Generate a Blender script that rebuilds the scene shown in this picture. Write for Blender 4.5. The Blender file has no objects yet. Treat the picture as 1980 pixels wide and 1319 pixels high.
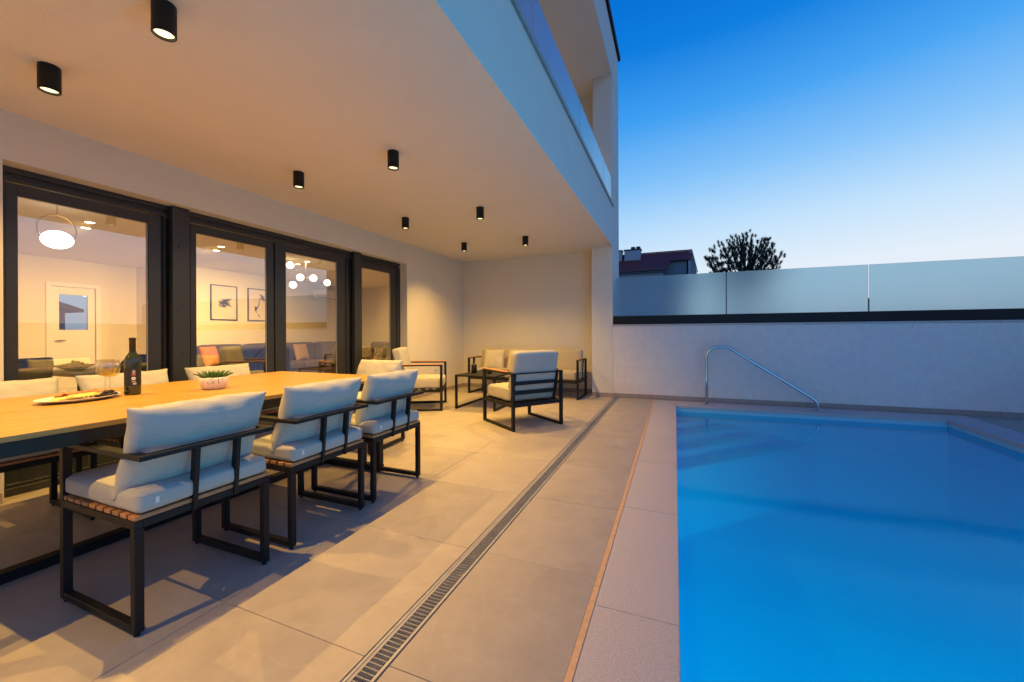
import bpy, bmesh, math, random
from mathutils import Vector, Matrix, noise
rnd = random.Random(7)
R = math.radians
sc = bpy.context.scene
C = sc.collection

# ------------------------------------------------------------------ camera, world, exposure
cam = bpy.data.cameras.new("camera")
cam.sensor_width = 36.0
cam.lens = 767.3 / 1980 * 36
cam.shift_y = -15.0 / 1980
cam.clip_start = 0.02
cam.clip_end = 3000
co = bpy.data.objects.new("camera", cam)
C.objects.link(co)
YAW, ROLL, CH = 0.3895, -0.0047, 1.12
fw = Vector((-math.sin(YAW), math.cos(YAW), 0)); rt = Vector((math.cos(YAW), math.sin(YAW), 0)); up = Vector((0, 0, 1))
r2 = rt * math.cos(ROLL) + up * math.sin(ROLL); u2 = up * math.cos(ROLL) - rt * math.sin(ROLL)
m = Matrix((r2, u2, -fw)).transposed().to_4x4(); m.translation = (0, 0, CH)
co.matrix_world = m
sc.camera = co
sc.view_settings.view_transform = 'Standard'
sc.view_settings.look = 'None'
sc.view_settings.exposure = 0
sc.view_settings.gamma = 1
sc.view_settings.use_curve_mapping = False
sc.cycles.use_denoising = True
sc.cycles.max_bounces = 10
sc.cycles.diffuse_bounces = 5
sc.cycles.glossy_bounces = 4
sc.cycles.transparent_max_bounces = 24
sc.cycles.sample_clamp_indirect = 6
sc.cycles.caustics_reflective = False
sc.cycles.caustics_refractive = False

world = bpy.data.worlds.new("World"); sc.world = world
world.use_nodes = True
nt = world.node_tree; nt.nodes.clear()
def wn(t): return nt.nodes.new(t)
wo = wn('ShaderNodeOutputWorld'); bg = wn('ShaderNodeBackground'); tc = wn('ShaderNodeTexCoord')
nrm = wn('ShaderNodeVectorMath'); nrm.operation = 'NORMALIZE'
sep = wn('ShaderNodeSeparateXYZ')
nt.links.new(tc.outputs['Generated'], nrm.inputs[0]); nt.links.new(nrm.outputs[0], sep.inputs[0])
el = wn('ShaderNodeMath'); el.operation = 'ARCSINE'; nt.links.new(sep.outputs[2], el.inputs[0])
e2 = wn('ShaderNodeMapRange'); e2.inputs[1].default_value = -R(5); e2.inputs[2].default_value = R(90)
nt.links.new(el.outputs[0], e2.inputs[0])
flat = wn('ShaderNodeVectorMath'); flat.operation = 'MULTIPLY'; flat.inputs[1].default_value = (1, 1, 0)
nt.links.new(nrm.outputs[0], flat.inputs[0])
fn = wn('ShaderNodeVectorMath'); fn.operation = 'NORMALIZE'; nt.links.new(flat.outputs[0], fn.inputs[0])
dp = wn('ShaderNodeVectorMath'); dp.operation = 'DOT_PRODUCT'; SAZ = R(60)
dp.inputs[1].default_value = (math.sin(SAZ), math.cos(SAZ), 0); nt.links.new(fn.outputs[0], dp.inputs[0])
mr = wn('ShaderNodeMapRange'); mr.interpolation_type = 'SMOOTHSTEP'
mr.inputs[1].default_value = -0.55; mr.inputs[2].default_value = 1.0
nt.links.new(dp.outputs['Value'], mr.inputs[0])
def sky_ramp(stops):
    r = wn('ShaderNodeValToRGB'); r.color_ramp.interpolation = 'EASE' if False else 'LINEAR'
    els = r.color_ramp.elements
    while len(els) > 1: els.remove(els[-1])
    for i, (deg, c) in enumerate(stops):
        p = (deg + 5) / 95.0
        e = els[0] if i == 0 else els.new(p)
        e.position = p; e.color = (*c, 1)
    nt.links.new(e2.outputs[0], r.inputs[0]); return r
rA = sky_ramp([(-5, (.10, .12, .20)), (-.5, (.38, .38, .48)), (1.0, (.78, .68, .70)), (4, (.84, .84, .90)), (8, (.80, .88, .96)),
               (14, (.55, .77, .98)), (20, (.26, .57, .96)), (27, (.07, .38, .90)), (34, (.006, .22, .75)), (42, (.001, .15, .64)), (60, (.001, .10, .50)), (90, (.001, .08, .42))])
rB = sky_ramp([(-5, (.06, .10, .20)), (-.5, (.28, .40, .58)), (1, (.54, .68, .86)), (7, (.54, .77, .98)),
               (12, (.35, .65, .98)), (18, (.12, .47, .95)), (26, (.005, .28, .86)), (35, (.001, .17, .71)), (42, (.001, .14, .62)), (60, (.001, .10, .50)), (90, (.001, .08, .42))])
rC = sky_ramp([(-5, (.05, .06, .12)), (-.5, (.22, .20, .28)), (1, (.50, .36, .42)), (4, (.56, .50, .62)), (9, (.50, .62, .90)),
               (15, (.32, .56, .93)), (25, (.10, .40, .88)), (38, (.006, .21, .73)), (60, (.001, .10, .50)), (90, (.001, .08, .42))])
mx = wn('ShaderNodeMix'); mx.data_type = 'RGBA'
nt.links.new(mr.outputs[0], mx.inputs[0]); nt.links.new(rB.outputs[0], mx.inputs[6]); nt.links.new(rA.outputs[0], mx.inputs[7])
dp2 = wn('ShaderNodeVectorMath'); dp2.operation = 'DOT_PRODUCT'; SA2 = R(125)
dp2.inputs[1].default_value = (math.sin(SA2), math.cos(SA2), 0); nt.links.new(fn.outputs[0], dp2.inputs[0])
mr2 = wn('ShaderNodeMapRange'); mr2.interpolation_type = 'SMOOTHSTEP'; mr2.inputs[1].default_value = -.15; mr2.inputs[2].default_value = .75
nt.links.new(dp2.outputs['Value'], mr2.inputs[0])
mx2 = wn('ShaderNodeMix'); mx2.data_type = 'RGBA'
nt.links.new(mr2.outputs[0], mx2.inputs[0]); nt.links.new(mx.outputs[2], mx2.inputs[6]); nt.links.new(rC.outputs[0], mx2.inputs[7])
nt.links.new(mx2.outputs[2], bg.inputs[0]); bg.inputs[1].default_value = 1.0
nt.links.new(bg.outputs[0], wo.inputs[0])

# lamp strengths and colours, gathered here for tuning
WARM = (1.0, 0.57, 0.12)
WARM_IN = (1.0, 0.60, 0.20)
P_PATIO = 170.0
P_ROOM = 250.0
P_BALC = 110.0
P_POOL = 70.0

# ------------------------------------------------------------------ materials
MATS = {}
def mat(name, col, rough=.6, metal=0, bump=0, bscale=60, vary=0, vscale=4, detail=4, objvar=0, spec=.5, emit=None, es=0, stretch=None, sheen=0, coord='Object', veins=None):
    if name in MATS: return MATS[name]
    m = bpy.data.materials.new(name); m.use_nodes = True; t = m.node_tree
    b = t.nodes['Principled BSDF']
    b.inputs['Base Color'].default_value = (*col, 1); b.inputs['Roughness'].default_value = rough
    b.inputs['Metallic'].default_value = metal; b.inputs['Specular IOR Level'].default_value = spec
    if sheen: b.inputs['Sheen Weight'].default_value = sheen
    if emit: b.inputs['Emission Color'].default_value = (*emit, 1); b.inputs['Emission Strength'].default_value = es
    tcn = t.nodes.new('ShaderNodeTexCoord'); vec = tcn.outputs[coord]
    if stretch:
        mp = t.nodes.new('ShaderNodeMapping'); mp.inputs['Scale'].default_value = stretch
        t.links.new(vec, mp.inputs[0]); vec = mp.outputs[0]
    colsock = None
    if vary:
        n = t.nodes.new('ShaderNodeTexNoise'); n.inputs['Scale'].default_value = vscale; n.inputs['Detail'].default_value = detail
        n.inputs['Roughness'].default_value = .68
        if objvar:
            oi = t.nodes.new('ShaderNodeObjectInfo'); ad = t.nodes.new('ShaderNodeVectorMath'); ad.operation = 'MULTIPLY_ADD'
            ad.inputs[1].default_value = (1, 1, 1)
            sc_ = t.nodes.new('ShaderNodeMath'); sc_.operation = 'MULTIPLY'; sc_.inputs[1].default_value = 37
            t.links.new(oi.outputs['Random'], sc_.inputs[0]); t.links.new(vec, ad.inputs[0]); t.links.new(sc_.outputs[0], ad.inputs[2]); vec2 = ad.outputs[0]
        else: vec2 = vec
        t.links.new(vec2, n.inputs['Vector'])
        cr = t.nodes.new('ShaderNodeValToRGB')
        cr.color_ramp.elements[0].position = .3; cr.color_ramp.elements[1].position = .7
        lo = [max(0, c * (1 - vary)) for c in col]; hi = [min(1, c * (1 + vary)) for c in col]
        cr.color_ramp.elements[0].color = (*lo, 1); cr.color_ramp.elements[1].color = (*hi, 1)
        t.links.new(n.outputs['Fac'], cr.inputs[0]); colsock = cr.outputs[0]
        if veins:
            w = t.nodes.new('ShaderNodeTexNoise'); w.inputs['Scale'].default_value = veins[0]; w.inputs['Detail'].default_value = 6; w.inputs['Distortion'].default_value = 1.2
            t.links.new(vec2, w.inputs['Vector'])
            s1 = t.nodes.new('ShaderNodeMath'); s1.operation = 'SUBTRACT'; s1.inputs[1].default_value = .5
            s2 = t.nodes.new('ShaderNodeMath'); s2.operation = 'ABSOLUTE'
            s3 = t.nodes.new('ShaderNodeMapRange'); s3.inputs[1].default_value = 0; s3.inputs[2].default_value = .012; s3.inputs[3].default_value = veins[1]; s3.inputs[4].default_value = 0
            t.links.new(w.outputs['Fac'], s1.inputs[0]); t.links.new(s1.outputs[0], s2.inputs[0]); t.links.new(s2.outputs[0], s3.inputs[0])
            vm = t.nodes.new('ShaderNodeMix'); vm.data_type = 'RGBA'; vm.inputs[7].default_value = (.75, .68, .6, 1)
            t.links.new(s3.outputs[0], vm.inputs[0]); t.links.new(colsock, vm.inputs[6]); colsock = vm.outputs[2]
    if objvar:
        oi2 = t.nodes.new('ShaderNodeObjectInfo'); h = t.nodes.new('ShaderNodeHueSaturation')
        mr_ = t.nodes.new('ShaderNodeMapRange'); mr_.inputs[3].default_value = 1 - objvar; mr_.inputs[4].default_value = 1 + objvar
        t.links.new(oi2.outputs['Random'], mr_.inputs[0]); t.links.new(mr_.outputs[0], h.inputs['Value'])
        if colsock: t.links.new(colsock, h.inputs['Color'])
        else: h.inputs['Color'].default_value = (*col, 1)
        colsock = h.outputs[0]
    if colsock: t.links.new(colsock, b.inputs['Base Color'])
    if bump:
        n2 = t.nodes.new('ShaderNodeTexNoise'); n2.inputs['Scale'].default_value = bscale; n2.inputs['Detail'].default_value = 3
        t.links.new(vec, n2.inputs['Vector'])
        bp = t.nodes.new('ShaderNodeBump'); bp.inputs['Strength'].default_value = 1; bp.inputs['Distance'].default_value = bump
        t.links.new(n2.outputs['Fac'], bp.inputs['Height']); t.links.new(bp.outputs[0], b.inputs['Normal'])
    MATS[name] = m; return m

def schlick(t, f0, scale=1.0):
    g = t.nodes.new('ShaderNodeNewGeometry'); d = t.nodes.new('ShaderNodeVectorMath'); d.operation = 'DOT_PRODUCT'
    t.links.new(g.outputs['Normal'], d.inputs[0]); t.links.new(g.outputs['Incoming'], d.inputs[1])
    a = t.nodes.new('ShaderNodeMath'); a.operation = 'ABSOLUTE'; t.links.new(d.outputs['Value'], a.inputs[0])
    s = t.nodes.new('ShaderNodeMath'); s.operation = 'SUBTRACT'; s.inputs[0].default_value = 1; t.links.new(a.outputs[0], s.inputs[1])
    p = t.nodes.new('ShaderNodeMath'); p.operation = 'POWER'; p.inputs[1].default_value = 5; t.links.new(s.outputs[0], p.inputs[0])
    q = t.nodes.new('ShaderNodeMath'); q.operation = 'MULTIPLY_ADD'; q.inputs[1].default_value = (1 - f0) * scale; q.inputs[2].default_value = f0 * scale
    t.links.new(p.outputs[0], q.inputs[0]); return q.outputs[0]

def glass_mat(name, tint=(1, 1, 1), f0=.08, rough=0.0, gcol=(1, 1, 1)):
    m = bpy.data.materials.new(name); m.use_nodes = True; t = m.node_tree; t.nodes.clear()
    o = t.nodes.new('ShaderNodeOutputMaterial'); mxs = t.nodes.new('ShaderNodeMixShader')
    tr = t.nodes.new('ShaderNodeBsdfTransparent'); tr.inputs[0].default_value = (*tint, 1)
    gl = t.nodes.new('ShaderNodeBsdfGlossy'); gl.inputs['Roughness'].default_value = rough; gl.inputs[0].default_value = (*gcol, 1)
    t.links.new(schlick(t, f0), mxs.inputs[0]); t.links.new(tr.outputs[0], mxs.inputs[1]); t.links.new(gl.outputs[0], mxs.inputs[2])
    t.links.new(mxs.outputs[0], o.inputs[0]); MATS[name] = m; return m

def emis(name, col, s):
    m = bpy.data.materials.new(name); m.use_nodes = True; t = m.node_tree; t.nodes.clear()
    o = t.nodes.new('ShaderNodeOutputMaterial'); e = t.nodes.new('ShaderNodeEmission')
    e.inputs[0].default_value = (*col, 1); e.inputs[1].default_value = s
    t.links.new(e.outputs[0], o.inputs[0]); MATS[name] = m; return m

plaster = mat('white plaster', (.74, .70, .64), .9, bump=.005, bscale=130, vary=.02, vscale=3)
plaster_rough = mat('trowelled plaster', (.80, .73, .70), .9, bump=.009, bscale=38, vary=.06, vscale=9, detail=8)
ceil_m = mat('painted ceiling', (.70, .67, .62), .92, bump=.003, bscale=120, vary=.02, vscale=2)
tile_m = mat('beige porcelain', (.385, .34, .30), .5, bump=.0008, bscale=60, vary=.11, vscale=4.5, detail=14, objvar=.035, veins=(1.1, .06), spec=.35)
grout_m = mat('grout', (.16, .13, .11), .9)
cope_m = mat('bush-hammered stone', (.54, .49, .48), .85, bump=.0025, bscale=260, vary=.16, vscale=130, detail=3, objvar=.03)
skirt_m = mat('skirting stone', (.36, .30, .27), .6, vary=.1, vscale=8, objvar=.04)
edge_glow_m = mat('ochre joint sealant', (.66, .42, .23), .7, bump=.001, bscale=90, vary=.15, vscale=30)
black_m = mat('black powder coat', (.008, .009, .012), .5, bump=.0002, bscale=300, spec=.3)
anth_m = mat('anthracite aluminium', (.028, .031, .036), .35, metal=0, bump=.0001, bscale=200)
steel_m = mat('brushed steel', (.62, .62, .62), .22, metal=1, bump=.0002, bscale=120)
grate_m = mat('dull steel', (.36, .36, .37), .55, metal=.35, vary=.15, vscale=20)
pit_m = mat('dark channel', (.012, .012, .014), .7)
teak_m = mat('teak slats', (.42, .20, .085), .5, bump=.0006, bscale=30, vary=.32, vscale=14, stretch=(12, 1, 12), objvar=.12)
top_m = mat('oiled table boards', (.40, .222, .05), .42, bump=.0003, bscale=30, vary=.32, vscale=7, stretch=(14, .7, 14), objvar=.05)
def fabric(name, col, sh=.2):
    m = mat(name, col, .95, bump=.0012, bscale=330, vary=.06, vscale=200, sheen=sh, spec=.2); t = m.node_tree
    b = t.nodes['Principled BSDF']; first = b.inputs['Normal'].links[0].from_node
    tcn = t.nodes.new('ShaderNodeTexCoord'); n = t.nodes.new('ShaderNodeTexNoise'); n.inputs['Scale'].default_value = 9; n.inputs['Detail'].default_value = 5; n.inputs['Distortion'].default_value = 1.5
    mp = t.nodes.new('ShaderNodeMapping'); mp.inputs['Scale'].default_value = (1, .45, 1); t.links.new(tcn.outputs['Object'], mp.inputs[0]); t.links.new(mp.outputs[0], n.inputs['Vector'])
    bp = t.nodes.new('ShaderNodeBump'); bp.inputs['Distance'].default_value = .007; bp.inputs['Strength'].default_value = .8
    t.links.new(n.outputs['Fac'], bp.inputs['Height']); t.links.new(first.outputs[0], bp.inputs['Normal']); t.links.new(bp.outputs[0], b.inputs['Normal'])
    return m
cush_m = fabric('pale grey cushion cloth', (.43, .425, .42), .05)
cush2_m = fabric('cream cushion cloth', (.50, .46, .40), .05)
sofaout_m = fabric('sand sofa cloth', (.40, .35, .27), .05)
pill_m = fabric('taupe pillow cloth', (.45, .41, .34))
pipe_m = fabric('cushion piping', (.40, .39, .37))
zip_m = mat('zip tag', (.75, .78, .8), .3, metal=.3)
sofa_m = fabric('dark sofa cloth', (.105, .078, .055), 0)
throw_m = fabric('brown throw', (.07, .058, .055), 0)
mustard_m = fabric('mustard cloth', (.42, .27, .10)); orange_m = fabric('orange cloth', (.55, .20, .05))
wallin_m = mat('interior wall paint', (.78, .72, .58), .9, bump=.0006, bscale=120)
white_m = mat('white lacquer', (.78, .76, .72), .4)
floorin_m = mat('interior oak floor', (.34, .24, .15), .45, vary=.2, vscale=5, stretch=(1, 8, 1))
darkseat_m = fabric('charcoal shell', (.045, .045, .05)); greyseat_m = fabric('olive grey seat', (.16, .145, .11))
roof_m = mat('red roof sheet', (.26, .045, .035), .55, vary=.25, vscale=3)
grey_house_m = mat('blue grey render', (.17, .23, .26), .9); house_m = mat('pale house render', (.35, .38, .42), .9)
house_dark = mat('dark house trim', (.03, .035, .045), .7)
bark_m = mat('pine bark', (.035, .027, .022), .9, bump=.01, bscale=20); needle_m = mat('pine needles', (.020, .040, .030), .7, vary=.35, vscale=1.5)
ground_m = mat('pale limestone ground', (.30, .28, .24), 1, bump=.03, bscale=2, vary=.25, vscale=.6)
bot_m = mat('olive bottle glass', (.020, .026, .005), .06, spec=.8); foil_m = mat('black foil', (.008, .008, .009), .3)
label_m = mat('black label', (.012, .011, .011), .5); ink_w = mat('white print', (.75, .74, .72), .6); ink_r = mat('red print', (.5, .03, .04), .6); ink_g = mat('grey print', (.35, .33, .33), .6)
pot_m = mat('white ceramic', (.74, .66, .63), .35); soil_m = mat('soil', (.03, .02, .014), 1)
leaf_m = mat('succulent leaf', (.055, .13, .03), .4, vary=.3, vscale=40, objvar=.25); plate_m = mat('plate glaze', (.70, .67, .64), .25)
cheese_m = mat('yellow cheese', (.72, .52, .16), .5, vary=.12, vscale=30, objvar=.1); olive_m = mat('black olive', (.010, .009, .014), .18); ham_m = mat('cured ham', (.50, .16, .08), .5, vary=.3, vscale=50)
nut_m = mat('nuts', (.33, .24, .09), .5, vary=.3, vscale=60, objvar=.2); grape_m = mat('green grape', (.32, .38, .06), .25)
flower_m = mat('dried leaves', (.62, .34, .13), .8, vary=.2, vscale=20, objvar=.15)
liner_m = mat('blue pool liner', (.18, .74, .88), .5, vary=.02, vscale=2)
tread_glint_m = mat('pale tread reflection', (.85, .92, .92), .5)  # pale colour paints the light reflected off the treads
liner2_m = mat('pale waterline band', (.30, .62, .74), .5)
art_paper = mat('art paper', (.76, .66, .56), .8)
art_ink = mat('ink', (.04, .035, .04), .8)
brass_m = mat('brass', (.75, .50, .18), .25, metal=1)
pane_m = glass_mat('window glass', (.97, .98, .97), f0=.17)
rail_glass = glass_mat('balcony glass', (.80, .88, .92), f0=.08)
clear_m = glass_mat('wine glass', (.94, .94, .93), f0=.11)
wine_m = glass_mat('white wine', (.97, .91, .58), f0=.03)
bulb_m = emis('lamp disc', (1.0, .79, .38), 2.6)
room_disc = emis('room spot disc', (1.0, .82, .55), 12)
globe_m = emis('opal globe', (1.0, .82, .58), 5.5)
pend_m = emis('pendant shade', (1.0, .86, .70), 6)
poollamp_m = emis('pool lamp lens', (.75, .95, 1.0), 14)

def frosted():
    m = bpy.data.materials.new('frosted glass'); m.use_nodes = True; t = m.node_tree; t.nodes.clear()
    o = t.nodes.new('ShaderNodeOutputMaterial')
    tcn = t.nodes.new('ShaderNodeTexCoord'); n = t.nodes.new('ShaderNodeTexNoise'); n.inputs['Scale'].default_value = 1.3; n.inputs['Detail'].default_value = 4
    t.links.new(tcn.outputs['Object'], n.inputs['Vector'])
    cr = t.nodes.new('ShaderNodeValToRGB'); cr.color_ramp.elements[0].color = (.74, .94, 1, 1); cr.color_ramp.elements[1].color = (.82, .98, 1, 1)
    t.links.new(n.outputs['Fac'], cr.inputs[0])
    tl = t.nodes.new('ShaderNodeBsdfTranslucent'); t.links.new(cr.outputs[0], tl.inputs[0])
    rf_ = t.nodes.new('ShaderNodeBsdfRefraction'); rf_.inputs['Roughness'].default_value = .75; rf_.inputs['IOR'].default_value = 1.06; t.links.new(cr.outputs[0], rf_.inputs[0])
    gl = t.nodes.new('ShaderNodeBsdfGlossy'); gl.inputs['Roughness'].default_value = .3
    a = t.nodes.new('ShaderNodeMixShader'); a.inputs[0].default_value = .75; b = t.nodes.new('ShaderNodeMixShader')
    t.links.new(tl.outputs[0], a.inputs[1]); t.links.new(rf_.outputs[0], a.inputs[2])
    t.links.new(schlick(t, .05), b.inputs[0]); t.links.new(a.outputs[0], b.inputs[1]); t.links.new(gl.outputs[0], b.inputs[2])
    t.links.new(b.outputs[0], o.inputs[0]); return m
frost_m = frosted()

def water_mat():
    m = bpy.data.materials.new('pool water'); m.use_nodes = True; t = m.node_tree; t.nodes.clear()
    o = t.nodes.new('ShaderNodeOutputMaterial'); mxs = t.nodes.new('ShaderNodeMixShader')
    tr = t.nodes.new('ShaderNodeBsdfTransparent'); tr.inputs[0].default_value = (.05, .74, .88, 1)
    gl = t.nodes.new('ShaderNodeBsdfGlossy'); gl.inputs['Roughness'].default_value = .07
    n = t.nodes.new('ShaderNodeTexNoise'); n.inputs['Scale'].default_value = 2.2; n.inputs['Detail'].default_value = 2
    tcn = t.nodes.new('ShaderNodeTexCoord'); t.links.new(tcn.outputs['Object'], n.inputs['Vector'])
    bp = t.nodes.new('ShaderNodeBump'); bp.inputs['Distance'].default_value = .0018; t.links.new(n.outputs['Fac'], bp.inputs['Height'])
    t.links.new(bp.outputs[0], gl.inputs['Normal'])
    df = t.nodes.new('ShaderNodeBsdfDiffuse'); df.inputs[0].default_value = (.0, .38, .92, 1)      # slight milkiness of the water
    tl = t.nodes.new('ShaderNodeBsdfTranslucent'); tl.inputs[0].default_value = (.0, .58, .80, 1)
    ma = t.nodes.new('ShaderNodeMixShader'); ma.inputs[0].default_value = .5; t.links.new(df.outputs[0], ma.inputs[1]); t.links.new(tl.outputs[0], ma.inputs[2])
    mb = t.nodes.new('ShaderNodeMixShader'); mb.inputs[0].default_value = .42; t.links.new(tr.outputs[0], mb.inputs[1]); t.links.new(ma.outputs[0], mb.inputs[2])
    t.links.new(schlick(t, .02, .75), mxs.inputs[0]); t.links.new(mb.outputs[0], mxs.inputs[1]); t.links.new(gl.outputs[0], mxs.inputs[2])
    t.links.new(mxs.outputs[0], o.inputs[0]); return m
water_m = water_mat()

# ------------------------------------------------------------------ helpers
def tag(o, label=None, cat=None, group=None, kind=None):
    if label: o['label'] = label
    if cat: o['category'] = cat
    if group: o['group'] = group
    if kind: o['kind'] = kind
    return o
def empty(name, loc=(0, 0, 0), rz=0):
    o = bpy.data.objects.new(name, None); C.objects.link(o); o.location = loc; o.rotation_euler = (0, 0, rz)
    o.empty_display_size = .1; return o
def obj(name, bm, m, parent=None, smooth=False, loc=None):
    if isinstance(bm, bmesh.types.BMesh):
        bmesh.ops.recalc_face_normals(bm, faces=bm.faces)
        me = bpy.data.meshes.new(name); bm.to_mesh(me); bm.free()
        me.materials.append(m)
        if smooth:
            for p in me.polygons: p.use_smooth = True
    else: me = bm
    o = bpy.data.objects.new(name, me); C.objects.link(o)
    if parent: o.parent = parent
    if loc: o.location = loc
    return o
def kids(o): return [c for c in bpy.data.objects if c.parent == o]
def copy_tree(o, parent=None):
    c = o.copy(); C.objects.link(c); c.parent = parent
    for ch in kids(o): copy_tree(ch, c)
    return c
def B(*a, **k):
    bm = bmesh.new()
    return box(bm, *a, **k)
def box(bm, x0, x1, y0, y1, z0, z1, bev=0, mtx=None):
    v = [bm.verts.new(p) for p in ((x0, y0, z0), (x1, y0, z0), (x1, y1, z0), (x0, y1, z0), (x0, y0, z1), (x1, y0, z1), (x1, y1, z1), (x0, y1, z1))]
    f = [bm.faces.new([v[i] for i in q]) for q in ((0, 3, 2, 1), (4, 5, 6, 7), (0, 1, 5, 4), (1, 2, 6, 5), (2, 3, 7, 6), (3, 0, 4, 7))]
    if mtx is not None: bmesh.ops.transform(bm, matrix=mtx, verts=v)
    if bev:
        es = list({e for q in f for e in q.edges})
        bmesh.ops.bevel(bm, geom=es, offset=bev, segments=1, affect='EDGES', profile=.5)
    return bm
def bar(bm, a, b, w, h, bev=0):
    """rectangular bar from a to b, w across (horizontal), h the other way"""
    a = Vector(a); b = Vector(b); d = b - a; L = d.length; z = d.normalized()
    ref = Vector((0, 0, 1)) if abs(z.z) < .95 else Vector((0, 1, 0))
    x = ref.cross(z).normalized(); y = z.cross(x)
    M = Matrix((x, y, z)).transposed().to_4x4(); M.translation = a
    return box(bm, -w / 2, w / 2, -h / 2, h / 2, 0, L, bev, M)
def tube(bm, pts, r, n=10, cap=True):
    pts = [Vector(p) for p in pts]; rings = []
    prev = None
    for i, p in enumerate(pts):
        d = (pts[min(i + 1, len(pts) - 1)] - pts[max(i - 1, 0)]).normalized()
        if prev is None:
            ref = Vector((0, 0, 1)) if abs(d.z) < .9 else Vector((1, 0, 0)); x = ref.cross(d).normalized()
        else: x = (prev - d * prev.dot(d)).normalized()
        prev = x; y = d.cross(x)
        rr = r[i] if isinstance(r, (list, tuple)) else r
        rings.append([bm.verts.new(p + (x * math.cos(2 * math.pi * k / n) + y * math.sin(2 * math.pi * k / n)) * rr) for k in range(n)])
    for a, b in zip(rings, rings[1:]):
        for k in range(n): bm.faces.new((a[k], a[(k + 1) % n], b[(k + 1) % n], b[k]))
    if cap: bm.faces.new(rings[0][::-1]); bm.faces.new(rings[-1])
    return bm
def lathe(bm, prof, n=28, c=(0, 0, 0)):
    rings = []
    for r, z in prof:
        if r < 1e-5: rings.append([bm.verts.new((c[0], c[1], c[2] + z))])
        else: rings.append([bm.verts.new((c[0] + r * math.cos(2 * math.pi * k / n), c[1] + r * math.sin(2 * math.pi * k / n), c[2] + z)) for k in range(n)])
    for a, b in zip(rings, rings[1:]):
        for k in range(n):
            q = [a[k % len(a)], a[(k + 1) % len(a)], b[(k + 1) % len(b)], b[k % len(b)]]
            u = []
            for v in q:
                if v not in u: u.append(v)
            if len(u) > 2: bm.faces.new(u)
    return bm
def prism(bm, poly, z0, z1):
    a = [bm.verts.new((p[0], p[1], z0)) for p in poly]; b = [bm.verts.new((p[0], p[1], z1)) for p in poly]
    bm.faces.new(a[::-1]); bm.faces.new(b); n = len(poly)
    for i in range(n): bm.faces.new((a[i], a[(i + 1) % n], b[(i + 1) % n], b[i]))
    return bm
def cushion(w, d, h, r=.03, bulge=.012, seed=0, wr=.004, n=22, pinch=0.0):
    """soft box cushion centred at origin; w on x, d on y, h on z"""
    bm = bmesh.new(); bmesh.ops.create_cube(bm, size=2)
    bmesh.ops.subdivide_edges(bm, edges=bm.edges, cuts=n, use_grid_fill=True)
    s = Vector((seed * 3.7, seed * 1.3, seed * 2.1))
    for v in bm.verts:
        u = v.co.copy()
        hx, hy, hz = w / 2, d / 2, h / 2
        if pinch:
            k = (1 - min(1, abs(u.x)) ** 2.6) * (1 - min(1, abs(u.y)) ** 2.6)
            th = hz * (.10 + .90 * max(0, k) ** .42)
            sx = hx * (1 - pinch * (1 - u.y * u.y)); sy = hy * (1 - pinch * (1 - u.x * u.x))
            p = Vector((u.x * sx, u.y * sy, u.z * th))
            e = max(abs(u.x), abs(u.y))
            wv = wr * (1.2 + 2.2 * e ** 3); e4 = e ** 5
            nz = noise.noise(p * 11 + s) * wv + noise.noise(Vector((p.x * 34, p.y * 34, 0)) + s) * wr * e * e
            sg = 1 if u.z > 0 else -1
            p.z += nz * (sg * (1 - e4) + e4) * (1 if abs(u.z) > .98 or e > .98 else 0)
        else:
            p = Vector((u.x * hx, u.y * hy, u.z * hz))
            q = Vector((max(-hx + r, min(hx - r, p.x)), max(-hy + r, min(hy - r, p.y)), max(-hz + r, min(hz - r, p.z))))
            dl = p - q
            if dl.length > 1e-9:
                L = max(abs(dl.x), abs(dl.y), abs(dl.z)); p = q + dl.normalized() * L
            g = (1 - u.x ** 4) * (1 - u.y ** 4)
            p.z += bulge * g * (1 if u.z > 0 else .2) * abs(u.z)
            p.x += bulge * .5 * u.x * (1 - u.y ** 2) * (1 - u.z ** 2); p.y += bulge * .5 * u.y * (1 - u.x ** 2) * (1 - u.z ** 2)
            p += Vector((0, 0, noise.noise(p * 9 + s) * wr + noise.noise(p * 26 + s) * wr * .35))
        v.co = p
    return bm
def tmesh(bm, loc=(0, 0, 0), rot=(0, 0, 0)):
    from mathutils import Euler
    M = Euler(rot).to_matrix().to_4x4(); M.translation = loc
    bmesh.ops.transform(bm, matrix=M, verts=bm.verts); return bm
def piping(w, d, z, r=.0035, rc=.03):
    pts = []
    for (cx, cy, a0) in ((w / 2 - rc, d / 2 - rc, 0), (-w / 2 + rc, d / 2 - rc, 90), (-w / 2 + rc, -d / 2 + rc, 180), (w / 2 - rc, -d / 2 + rc, 270)):
        for k in range(5): a = R(a0 + k * 22.5); pts.append((cx + rc * math.cos(a), cy + rc * math.sin(a), z))
    pts.append(pts[0]); return tube(bmesh.new(), pts, r, 6, cap=False)

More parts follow.
